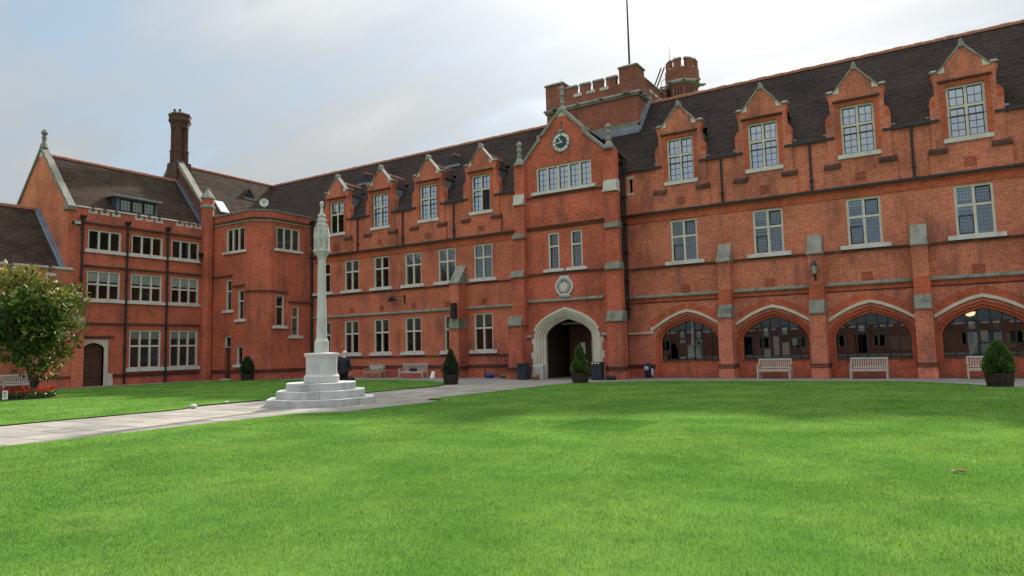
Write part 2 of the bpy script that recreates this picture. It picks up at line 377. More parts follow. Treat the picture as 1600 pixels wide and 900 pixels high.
glass_mat('glass_plain', 0.06, (0.80, 0.83, 0.83), 0.05)
glass_mat('glass_leaded', 0.20, (0.5, 0.54, 0.55), 0.16, 0.05)
glass_mat('glass_sky', 0.52, (0.5, 0.55, 0.6), 0.05, 0.02)
glass_mat('glass_dark', 0.0, (0.45, 0.47, 0.48), 0.02)
glass_mat('glass_cloister', 0.03, (0.6, 0.62, 0.62), 0.0, 0.01)

def paving_mat(name, c, c2, slabs, joint=(0.10, 0.095, 0.085)):
    m, nt, b, out = new_mat(name)
    g = N(nt, 'ShaderNodeNewGeometry'); P = g.outputs['Position']
    n = noise_at(nt, P, 1.3, 7, 0.65)
    col = mixc(nt, ramp(nt, n, [(0.32, 0.0), (0.68, 1.0)]), c, c2)
    oi = N(nt, 'ShaderNodeObjectInfo')
    col = mixc(nt, 1.0, col, ramp(nt, oi.outputs['Random'], [(0.0, (0.72, 0.72, 0.73)), (1.0, (1.16, 1.13, 1.08))]), 'MULTIPLY')
    if slabs:
        bt = N(nt, 'ShaderNodeTexBrick', offset=0.5, inp={'Scale': 1.0, 'Brick Width': 0.9, 'Row Height': 0.6, 'Mortar Size': 0.012, 'Mortar Smooth': 0.2})
        bt.inputs['Color1'].default_value = (0.88, 0.88, 0.88, 1); bt.inputs['Color2'].default_value = (1.1, 1.1, 1.1, 1); bt.inputs['Mortar'].default_value = (0.4, 0.4, 0.38, 1)
        nt.links.new(P, bt.inputs[0]); col = mixc(nt, 1.0, col, bt.outputs[0], 'MULTIPLY')
    sp = noise_at(nt, P, 9.0, 4, 0.7)
    col = mixc(nt, math_node(nt, 'MULTIPLY', ramp(nt, sp, [(0.55, 0.0), (0.75, 1.0)]), 0.35), col, joint)
    nt.links.new(col, b.inputs['Base Color']); b.inputs['Roughness'].default_value = 0.9; b.inputs['Specular IOR Level'].default_value = 0.2
    bump(nt, b, noise_at(nt, P, 20, 4, 0.6), 0.2, 0.01)
paving_mat('paving', (0.22, 0.215, 0.212), (0.17, 0.166, 0.164), True)
paving_mat('slab', (0.285, 0.264, 0.234), (0.205, 0.191, 0.17), False)
paving_mat('joint', (0.12, 0.11, 0.085), (0.09, 0.09, 0.06), False)

def grass_mat(name, blades):
    m = bpy.data.materials.new(name); m.use_nodes = True; nt = m.node_tree; nt.nodes.clear(); M[name] = m
    out = N(nt, 'ShaderNodeOutputMaterial')
    g = N(nt, 'ShaderNodeNewGeometry'); P = g.outputs['Position']
    a = noise_at(nt, P, 0.55, 5, 0.6, (1, 1, 0)); c = noise_at(nt, P, 2.6, 5, 0.65, (1, 1, 0))
    col = mixc(nt, ramp(nt, a, [(0.40, 0.0), (0.60, 1.0)]), (0.074, 0.168, 0.029), (0.114, 0.219, 0.040))
    col = mixc(nt, math_node(nt, 'MULTIPLY', ramp(nt, c, [(0.48, 0.0), (0.68, 1.0)]), 0.42), col, (0.052, 0.120, 0.031))
    sd_ = noise_at(nt, P, 1.2, 4, 0.6, (1, 1, 0))
    col = mixc(nt, math_node(nt, 'MULTIPLY', ramp(nt, sd_, [(0.6, 0.0), (0.75, 1.0)]), 0.3), col, (0.17, 0.245, 0.07))
    # a re-turfed rectangle of finer, darker grass
    sx = N(nt, 'ShaderNodeSeparateXYZ'); nt.links.new(P, sx.inputs[0])
    wob = math_node(nt, 'MULTIPLY', math_node(nt, 'SUBTRACT', noise_at(nt, P, 6.0, 3, 0.6, (1, 1, 0)), 0.5), 0.25)
    def box_mask(x0, x1, y0, y1):
        px = math_node(nt, 'ADD', sx.outputs[0], wob); py = math_node(nt, 'ADD', sx.outputs[1], wob)
        k = math_node(nt, 'MULTIPLY', math_node(nt, 'GREATER_THAN', px, x0), math_node(nt, 'LESS_THAN', px, x1))
        k2 = math_node(nt, 'MULTIPLY', math_node(nt, 'GREATER_THAN', py, y0), math_node(nt, 'LESS_THAN', py, y1))
        return math_node(nt, 'MULTIPLY', k, k2)
    col = mixc(nt, math_node(nt, 'MULTIPLY', box_mask(-7.2, -5.45, 12.5, 14.6), 0.62), col, (0.036, 0.108, 0.019))
    if blades:
        at = N(nt, 'ShaderNodeAttribute', attribute_name='tint')
        col = mixc(nt, 1.0, col, ramp(nt, at.outputs['Fac'], [(0.0, (0.58, 0.62, 0.58)), (0.55, (1.0, 1.0, 1.0)), (0.92, (1.3, 1.2, 1.15)), (1.0, (2.0, 1.6, 2.6))]), 'MULTIPLY')
    d = N(nt, 'ShaderNodeBsdfDiffuse'); nt.links.new(col, d.inputs[0])
    if blades:
        t = N(nt, 'ShaderNodeBsdfTranslucent'); nt.links.new(mixc(nt, 1.0, col, (1.25, 1.15, 0.6), 'MULTIPLY'), t.inputs[0])
        gl = N(nt, 'ShaderNodeBsdfGlossy', inp={'Roughness': 0.45}); gl.inputs[0].default_value = (0.5, 0.55, 0.5, 1)
        mx = N(nt, 'ShaderNodeMixShader', inp={0: 0.38}); nt.links.new(d.outputs[0], mx.inputs[1]); nt.links.new(t.outputs[0], mx.inputs[2])
        m2 = N(nt, 'ShaderNodeMixShader', inp={0: 0.04}); nt.links.new(mx.outputs[0], m2.inputs[1]); nt.links.new(gl.outputs[0], m2.inputs[2])
        nt.links.new(m2.outputs[0], out.inputs[0])
    else:
        bp = N(nt, 'ShaderNodeBump', inp={'Strength': 0.9, 'Distance': 0.03}); nt.links.new(noise_at(nt, P, 45, 4, 0.7), bp.inputs['Height']); nt.links.new(bp.outputs[0], d.inputs['Normal'])
        nt.links.new(d.outputs[0], out.inputs[0])
grass_mat('grass', False); grass_mat('grass_blades', True)

def leaf_mat(name, stops, spec=0.5, rough=0.35, trans=0.25):
    m = bpy.data.materials.new(name); m.use_nodes = True; nt = m.node_tree; nt.nodes.clear(); M[name] = m
    out = N(nt, 'ShaderNodeOutputMaterial'); b = N(nt, 'ShaderNodeBsdfPrincipled', inp={'Roughness': rough, 'Specular IOR Level': spec})
    at = N(nt, 'ShaderNodeAttribute', attribute_name='tint')
    col = ramp(nt, at.outputs['Fac'], stops)
    nt.links.new(col, b.inputs['Base Color'])
    t = N(nt, 'ShaderNodeBsdfTranslucent'); nt.links.new(mixc(nt, 1.0, col, (1.4, 1.3, 0.5), 'MULTIPLY'), t.inputs[0])
    mx = N(nt, 'ShaderNodeMixShader', inp={0: trans}); nt.links.new(b.outputs[0], mx.inputs[1]); nt.links.new(t.outputs[0], mx.inputs[2]); nt.links.new(mx.outputs[0], out.inputs[0])
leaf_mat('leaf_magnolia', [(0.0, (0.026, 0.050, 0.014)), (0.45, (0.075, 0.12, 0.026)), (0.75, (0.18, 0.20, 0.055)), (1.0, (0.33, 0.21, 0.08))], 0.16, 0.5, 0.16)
leaf_mat('leaf_box', [(0.0, (0.03, 0.07, 0.012)), (0.5, (0.065, 0.13, 0.02)), (1.0, (0.13, 0.20, 0.03))], 0.4, 0.45)
leaf_mat('leaf_box_dark', [(0.0, (0.016, 0.034, 0.011)), (0.6, (0.034, 0.064, 0.016)), (1.0, (0.07, 0.10, 0.025))], 0.4, 0.45)
leaf_mat('leaf_bed', [(0.0, (0.02, 0.05, 0.012)), (1.0, (0.06, 0.12, 0.025))], 0.4, 0.45)
leaf_mat('petal_red', [(0.0, (0.25, 0.010, 0.010)), (0.7, (0.42, 0.022, 0.014)), (1.0, (0.52, 0.07, 0.02))], 0.3, 0.6, 0.3)
def emit_mat(name, c, s):
    m = bpy.data.materials.new(name); m.use_nodes = True; nt = m.node_tree; nt.nodes.clear(); M[name] = m
    out = N(nt, 'ShaderNodeOutputMaterial'); e = N(nt, 'ShaderNodeEmission', inp={'Strength': s}); e.inputs[0].default_value = (*c, 1); nt.links.new(e.outputs[0], out.inputs[0])
emit_mat('lamp_glow', (1.0, 0.80, 0.42), 0.75)
emit_mat('tube_glow', (0.95, 0.95, 0.80), 1.0)

# ------------------------------------------------------------------ building kit
MAIN = Fr((0, 35.7, 0), (1, 0, 0), (0, -1, 0))
TOW = Fr((0, 34.0, 0), (1, 0, 0), (0, -1, 0))
LEFT = Fr((-46, 0, 0), (0, 1, 0), (1, 0, 0))
LOWF = Fr((-45, 0, 0), (0, 1, 0), (1, 0, 0))
C1 = Fr((0, 31.15, 0), (1, 0, 0), (0, -1, 0))
C2 = Fr((-40.3, 0, 0), (0, 1, 0), (1, 0, 0))
RIDGE_Z, EAVE_Z, RUN = 16.62, 11.4, 4.5

def window(parent, F, u0, u1, z0, z1, nl=2, tr=(), fw=0.09, mw=0.10, bars=None, glass='glass_leaded', sill=(0.2, 0.2, 0.1),
           frame='stone_frame', d=-0.05, casements=True, blinds=None, name='window', thick=0.16, label=None, dark_panes=None):
    """stone frame with mullions and transoms; panes, bars, sill and blinds are its sub-parts"""
    mb = MB()
    mb.fbox(F, u0, u0 + fw, z0, z1, d - thick, d); mb.fbox(F, u1 - fw, u1, z0, z1, d - thick, d)
    mb.fbox(F, u0 + fw, u1 - fw, z1 - fw, z1, d - thick, d); mb.fbox(F, u0 + fw, u1 - fw, z0, z0 + fw * .5, d - thick, d)
    lw = (u1 - u0 - 2 * fw - (nl - 1) * mw) / nl
    us = [(u0 + fw + i * (lw + mw), u0 + fw + i * (lw + mw) + lw) for i in range(nl)]
    for i in range(nl - 1): mb.fbox(F, us[i][1], us[i + 1][0], z0 + fw * .5, z1 - fw, d - thick + .004, d - .006)
    zs = [z0 + fw * .5] + [x for t in tr for x in (t - mw / 2, t + mw / 2)] + [z1 - fw]
    rows = [(zs[i], zs[i + 1]) for i in range(0, len(zs), 2)]
    for t in tr:
        for a, b in us: mb.fbox(F, a, b, t - mw / 2, t + mw / 2, d - thick + .004, d - .01)
    o = mb.build(name, M[frame], parent, label=label)
    g = d - thick * .6
    if sill:
        e, h, pj = sill
        MB().wedge(F, u0 - e, u1 + e, z0 - h, z0 - .002, pj, pj - .03, -0.25).build('sill', M['stone_sill'], o)
    gb = MB()
    for r, (za, zb) in enumerate(rows):
        for a, b in us:
            j = [random.uniform(-.006, .006) for _ in range(3)]; gm = dark_panes.get((us.index((a, b)), r), glass) if dark_panes else glass
            MB().quad(F.p(a, za, g + j[0]), F.p(b, za, g + j[1]), F.p(b, zb, g + j[1] + j[2]), F.p(a, zb, g + j[0] + j[2])).build('pane', M[gm], o, fix=False)
            if casements:
                t = 0.035
                gb.fbox(F, a, a + t, za, zb, g - .012, g + .03); gb.fbox(F, b - t, b, za, zb, g - .012, g + .03)
                gb.fbox(F, a + t, b - t, za, za + t, g - .012, g + .03); gb.fbox(F, a + t, b - t, zb - t, zb, g - .012, g + .03)
            if bars:
                nx, nz, w = bars[0], bars[1][r], bars[2]
                for k in range(1, nx): x = a + (b - a) * k / nx; gb.fbox(F, x - w / 2, x + w / 2, za, zb, g + .002, g + .016)
                for k in range(1, nz): z = za + (zb - za) * k / nz; gb.fbox(F, a, b, z - w / 2, z + w / 2, g + .003, g + .018)
    if gb.v: gb.build('glazing_bars', M['iron_frame' if casements else 'leading'], o, fix=False)
    for bl in (blinds or []):                 # (light index, row, share of height from the top, material)
        a, b = us[bl[0]]; za, zb = rows[bl[1]]
        z_ = zb - (zb - za) * bl[2]
        MB().fbox(F, a - .02, b + .02, z_, zb + .02, g - .05, g - .035).build('blind' if 'blind' in bl[3] else 'curtain', M[bl[3]], o)
    return o

def tiles(mb, A, B, C, D, gauge=0.115, lift=0.022):
    """courses of tiles from eave A-B up to ridge D-C, every course lapping the one below"""
    A, B, C, D = map(Vector, (A, B, C, D))
    L = max((D - A).length, (C - B).length); n = max(2, int(L / gauge))
    nrm = (B - A).cross(D - A if (D - A).length > 1e-3 else C - A).normalized()
    if nrm.z < 0: nrm = -nrm
    for i in range(n):
        t0, t1 = i / n, (i + 1.15) / n
        a = A.lerp(D, t0) + nrm * lift; b = B.lerp(C, t0) + nrm * lift
        c = B.lerp(C, min(t1, 1)) + nrm * .002; d = A.lerp(D, min(t1, 1)) + nrm * .002
        a0 = A.lerp(D, t0) - nrm * .012; b0 = B.lerp(C, t0) - nrm * .012
        m = max(1, int((b - a).length / .7))
        for q in range(m):
            s0, s1 = q / m, (q + 1) / m; e = nrm * random.uniform(-.007, .007); e2 = nrm * random.uniform(-.004, .004)
            mb.quad(a.lerp(b, s0) + e, a.lerp(b, s1) + e + e2, d.lerp(c, s1), d.lerp(c, s0)); mb.quad(a0.lerp(b0, s0), a0.lerp(b0, s1), a.lerp(b, s1) + e + e2, a.lerp(b, s0) + e)
    return mb
def ridge_tiles(mb, A, B, w=0.15, h=0.13, step=0.45):
    A, B = Vector(A), Vector(B); L = (B - A).length; n = int(L / step); t = (B - A) / L
    s = Vector((t.y, -t.x, 0)).normalized()
    for i in range(n):
        p, q = A + t * (L * i / n), A + t * (L * (i + 1) / n - .012)
        k = 1.0 + .08 * ((i * 37) % 5 - 2) / 2
        prof = [(-w, -.09), (-w * .75, h * .45), (0, h * k), (w * .75, h * .45), (w, -.09)]
        vs = [P + s * a + Vector((0, 0, b)) for P in (p, q) for a, b in prof]
        mb.add(vs, [(j, j + 1, j + 6, j + 5) for j in range(4)] + [(0, 1, 2, 3, 4), (5, 6, 7, 8, 9)])
    return mb
def roof_z(y): return EAVE_Z + (y - 35.7) * (RIDGE_Z - EAVE_Z) / RUN
def main_roof(parent, x0, x1, gaps, mat='tile_main'):
    """front slope with openings at the dormers, back slope, ridge"""
    mb = MB(); s = (RIDGE_Z - EAVE_Z) / RUN
    cuts = sorted(gaps); x = x0 
    def strip(a, b, zlo):
        ylo = 35.7 + (zlo - EAVE_Z) / s
        tiles(mb, (a, ylo, zlo), (b, ylo, zlo), (b, 40.2, RIDGE_Z), (a, 40.2, RIDGE_Z))
    lo = EAVE_Z - .12
    for a, b, zt in cuts:
        if a > x: strip(x, a, lo)
        strip(max(a, x), b, zt); x = b
    if x < x1: strip(x, x1, lo)
    o = mb.build('roof', M[mat], parent, fix=False)
    MB().quad((x0, 40.2, RIDGE_Z), (x1, 40.2, RIDGE_Z), (x1, 44.9, EAVE_Z), (x0, 44.9, EAVE_Z)).build('rear_roof', M[mat], o, fix=False)
    ridge_tiles(MB(), (x0, 40.2, RIDGE_Z), (x1, 40.2, RIDGE_Z)).build('ridge_tiles', M['terracotta'], o)
    x = x0
    for a, b, zt in cuts + [(x1, x1, 0)]:
        if a - x > .2: MB().fbox(MAIN, x + .01, a - .01, EAVE_Z - .16, EAVE_Z - .04, 0.01, .13).build('gutter', M['iron'], o)
        x = b
    return o
def string(mb, F, u0, u1, z0, z1, pj, weather=0.5, back=-.05):
    zm = z0 + (z1 - z0) * weather
    mb.fbox(F, u0, u1, z0, zm, back, pj); mb.wedge(F, u0 + .001, u1 - .001, zm, z1, pj - .002, .002, back)
def vent(parent, F, u, z, w=0.46, h=0.4, mat='brick_dark', d=0.0):
    """terracotta air grille: plate with dark blocks painting the shade of its small holes"""
    mb = MB(); mb.fbox(F, u - w / 2, u + w / 2, z - h / 2, z + h / 2, d - .05, d + .012)
    o = mb.build('air_grille', M['brick_rubbed'], parent)
    hb = MB(); nx, nz = 6, 5
    for i in range(nx):
        for j in range(nz):
            if (i + j) % 2 == 0:
                cx = u - w / 2 + w * (i + .5) / nx; cz = z - h / 2 + h * (j + .5) / nz
                hb.fbox(F, cx - .028, cx + .028, cz - .03, cz + .03, d + .002, d + .0155)
    hb.build('grille_hole_shade', M['iron'], o)  # raised dark blocks stand for the shade inside the holes
    return o
def downpipe(parent, F, u, z0, z1, d=0.0, r=0.055, hopper=True):
    mb = MB(); mb.tube([F.p(u, z0, d + .09), F.p(u, z1, d + .09)], r, 8)
    z = z0 + .5
    while z < z1 - .3: mb.fbox(F, u - .085, u + .085, z, z + .07, d + .0, d + .17); z += 1.55
    o = mb.build('downpipe', M['iron'], parent)
    if hopper: MB().add([F.p(u + a, z1 + zz, d + dd) for zz, w_, d0, d1 in ((-.02, .08, .02, .16), (.28, .17, 0, .24)) for a, dd in ((-w_, d0), (w_, d0), (w_, d1), (-w_, d1))],
                       [(0, 1, 2, 3), (4, 5, 6, 7), (0, 1, 5, 4), (1, 2, 6, 5), (2, 3, 7, 6), (3, 0, 4, 7)]).build('hopper', M['iron'], o)
    return o

def dormer(parent, c, dark=None, blinds=None):
    """brick half-dormer with stone-coped gable; everything on it is a sub-part"""
    F = MAIN; z0 = 8.9
    win = rect(c - .72, c + .72, 10.42, 12.75)
    mb = MB()
    dz = .07
    # apron panel
    mb2 = [(c - 1.5, z0), (c + 1.5, z0), (c + 1.5, 9.86), (c - 1.5, 9.86)]
    wall_mesh(mb, F, c - 1.5, c + 1.5, z0, 9.86, [], .12); mb.quad(F.p(c - 1.5, z0, .12), F.p(c - 1.5, 9.86, .12), F.p(c - 1.5, 9.86, 0), F.p(c - 1.5, z0, 0)); mb.quad(F.p(c + 1.5, z0, .12), F.p(c + 1.5, 9.86, .12), F.p(c + 1.5, 9.86, 0), F.p(c + 1.5, z0, 0)); mb.quad(F.p(c - 1.5, z0, .12), F.p(c + 1.5, z0, .12), F.p(c + 1.5, z0, 0), F.p(c - 1.5, z0, 0))
    # body, with rounded shoulders, flared head and gable
    half = [(1.36, 9.8), (1.36, 12.05), (1.345, 12.2), (1.30, 12.33), (1.22, 12.41), (1.145, 12.44), (1.145, 12.85), (1.16, 13.05), (1.20, 13.2), (1.235, 13.3), (1.235, 13.44), (0.93, 13.45), (0.0, 14.52)]
    top = [(-a + c, b) for a, b in half[1:]] + [(a + c, b) for a, b in half[1:-1]][::-1]
    # as a height field: vertical jumps need strictly increasing u, so work with the upper outline only
    outline = [(c - 1.36, 12.05), (c - 1.345, 12.2), (c - 1.30, 12.33), (c - 1.22, 12.41), (c - 1.2352, 12.42)]
    up = [(c - 1.36, 12.05), (c - 1.33, 12.26), (c - 1.28, 12.36), (c - 1.2, 12.43), (c - 1.1452, 12.44), (c - 1.145, 13.44), (c - .93, 13.45), (c, 14.52), (c + .93, 13.45), (c + 1.145, 13.44), (c + 1.1452, 12.44), (c + 1.2, 12.43), (c + 1.28, 12.36), (c + 1.33, 12.26), (c + 1.36, 12.05)]
    wall_mesh(mb, F, c - 1.36, c + 1.36, 9.8, up, [win], dz, .30)
    # returns
    full = [(c - 1.36, 9.8)] + up + [(c + 1.36, 9.8)]
    for p, q in zip(full, full[1:]): mb.quad(F.p(*p, dz), F.p(*q, dz), F.p(*q, -.34), F.p(*p, -.34))
    wall_mesh(mb, F, c - 1.36, c + 1.36, 11.35, up, [rect(c - .8, c + .8, 11.35, 12.9)], -.34, 0.0)
    o = mb.build('dormer', M['brick_flemish' if c > -16 else 'brick_left_wing'], parent, fix=False)
    red = MB()
    for s in (-1, 1):
        # flared head of cut brick
        pts = [(1.14, 12.8), (1.165, 13.02), (1.205, 13.18), (1.245, 13.28), (1.245, 13.435), (1.14, 13.435)]
        red.prism(F, [(c + s * a, b) for a, b in (pts if s > 0 else pts[::-1])], -.33, dz + .004)
        red.prism(F, [(c + s * a, b) for a, b in ([(1.14, 11.9), (1.375, 11.9), (1.375, 12.08), (1.33, 12.3), (1.24, 12.42), (1.14, 12.45)] if s > 0 else [(1.14, 12.45), (1.24, 12.42), (1.33, 12.3), (1.375, 12.08), (1.375, 11.9), (1.14, 11.9)])], -.33, dz + .006)
    # brick architrave round the window
    red.fbox(F, c - .93, c - .722, 10.42, 12.95, dz - .2, dz + .02); red.fbox(F, c + .722, c + .93, 10.42, 12.95, dz - .2, dz + .02); red.fbox(F, c - .722, c + .722, 12.752, 12.95, dz - .2, dz + .02)
    red.build('brick_dressing', M['brick_rubbed'], o)
    lab = MB(); string(lab, F, c - 1.0, c + 1.0, 12.96, 13.09, dz + .12, .6)
    for s in (-1, 1):
        a, b = sorted((c + s * .80, c + s * 1.53)); MB().fbox(F, a, b, 9.80, 9.93, 0, .2).wedge(F, a + .002, b - .002, 9.93, 10.07, .198, dz, 0).build('corbel', M['brick_string'], o)
    lab.build('moulding', M['brick_string'], o)
    # stone coping, kneelers and finial
    cp = MB()
    for s in (-1, 1):
        pl = [(.95, 13.44), (1.02, 13.44), (.045, 14.595), (0, 14.595), (0, 14.50)]
        cp.prism(F, [(c + s * a, b) for a, b in (pl if s > 0 else pl[::-1])], -.30, dz + .04)
    cp.build('coping', M['stone_weathered' if c > -16 else 'stone_lichen'], o, bevel=.01)
    for s in (-1, 1):
        MB().prism(F, [(c + s * a, b) for a, b in ([(.70, 13.40), (.97, 13.40), (.97, 13.46), (.70, 13.73)] if s > 0 else [(.70, 13.73), (.97, 13.46), (.97, 13.40), (.70, 13.40)])], -.2, dz + .012).build('springer', M['stone'], o)
        kn = MB(); a, b = sorted((c + s * .98, c + s * 1.30)); kn.fbox(F, a, b, 13.44, 13.52, -.36, dz + .06); a, b = sorted((c + s * 1.0, c + s * 1.24)); kn.wedge(F, a, b, 13.52, 13.62, dz + .05, dz - .1, -.36)
        kn.build('kneeler', M['stone_lichen'], o, bevel=.01)
    fi = MB(); fi.prism(F, [(c - .15, 14.42), (c + .15, 14.42), (c + .09, 14.62), (c + .07, 14.74), (c, 14.80), (c - .07, 14.74), (c - .09, 14.62)], -.28, dz + .07); fi.build('finial', M['stone_weathered'], o, bevel=.015)
    # window
    w = window(o, F, c - .72, c + .72, 10.42, 12.75, 2, (11.81,), .1, .11, bars=(2, (4, 2), .022), glass='glass_sky', sill=(.19, .2, .14), d=dz - .1, dark_panes=dark, blinds=blinds)
    vent(o, F, c, 9.30, .46, .40, d=.12)
    # little roof behind the gable, and cheeks
    rf = MB(); s_ = (RIDGE_Z - EAVE_Z) / RUN; yb = lambda z: 35.7 + (z - EAVE_Z) / s_
    zr, ze = 14.2, 13.1
    for s in (-1, 1):
        tiles(rf, (c + s * 1.12, 36.0, ze), (c + s * 1.12, yb(ze), ze), (c, yb(zr), zr), (c, 36.0, zr))
    r_ = rf.build('dormer_roof', M['tile_main'], o, fix=False)
    ridge_tiles(MB(), (c, 36.05, zr), (c, yb(zr) + .1, zr), .13, .11).build('dormer_ridge', M['terracotta'], o)
    for s in (-1, 1):
        ck = MB(); x = c + s * 1.02
        ck.add([(x, 36.0, 11.62), (x, 36.0, ze), (x, yb(ze), ze), (x - s * .06, 36.0, 11.62), (x - s * .06, 36.0, ze), (x - s * .06, yb(ze), ze)], [(0, 1, 2), (3, 5, 4), (0, 3, 4, 1), (1, 4, 5, 2), (0, 2, 5, 3)])
        ck.build('cheek', M['lead'], o)
        MB().box(min(c + s * 1.38, c + s * 1.52), max(c + s * 1.38, c + s * 1.52), 35.78, 36.0, 11.44, 11.60).build('lead_flashing', M['lead'], o)
    return o

def arch_pts(hw, spring, apex, c=0.0, n=10):
    L = []
    for i in range(-n, n + 1):
        t = math.sin(abs(i) / n * math.pi / 2)
        g = (1 - .42 * t) * math.sqrt(max(0, 1 - t ** 4))
        L.append((c + math.copysign(t * hw, i) if i else c, spring + (apex - spring) * g))
    return L
def buttress(parent, F, c, w, d1, d2, z1=3.05, z2=5.86, z3=6.8, brick='brick_flemish', w_low=None):
    wl = (w_low or w + .06) / 2; h = w / 2
    mb = MB(); mb.fbox(F, c - wl, c + wl, .5, z1, 0, d1); mb.fbox(F, c - h, c + h, z1, z2, 0, d2); mb.fbox(F, c - wl - .03, c + wl + .03, 0, .5, 0, d1 + .05)
    o = mb.build('buttress', M[brick], parent)
    st = MB(); st.wedge(F, c - h - .015, c + h + .015, z1, z1 + .6, d1 + .05, d2 + .005, 0); st.fbox(F, c - wl - .03, c + wl + .03, z1 - .06, z1 + .001, 0, d1 + .07)
    st.build('weathering', M['stone_lichen'], o, bevel=.012)
    st = MB(); st.wedge(F, c - h - .02, c + h + .02, z2 + .03, z3, d2 + .04, .03, 0); st.fbox(F, c - h - .06, c + h + .06, z2 - .06, z2 + .03, 0, d2 + .09)
    st.build('weathering', M['stone_weathered'], o, bevel=.012)
    pl = MB(); string(pl, F, c - wl - .07, c + wl + .07, .64, .73, d1 + .08, .5); string(pl, F, c - wl - .06, c + wl + .06, .50, .575, d1 + .07, .5)
    pl.build('plinth_moulding', M['brick_string'], o)
    r = MB(); r.fbox(F, c - h - .004, c + h + .004, 3.66, 4.42, 0, d2 + .006); r.build('brick_dressing', M['brick_rubbed'], o)
    return o

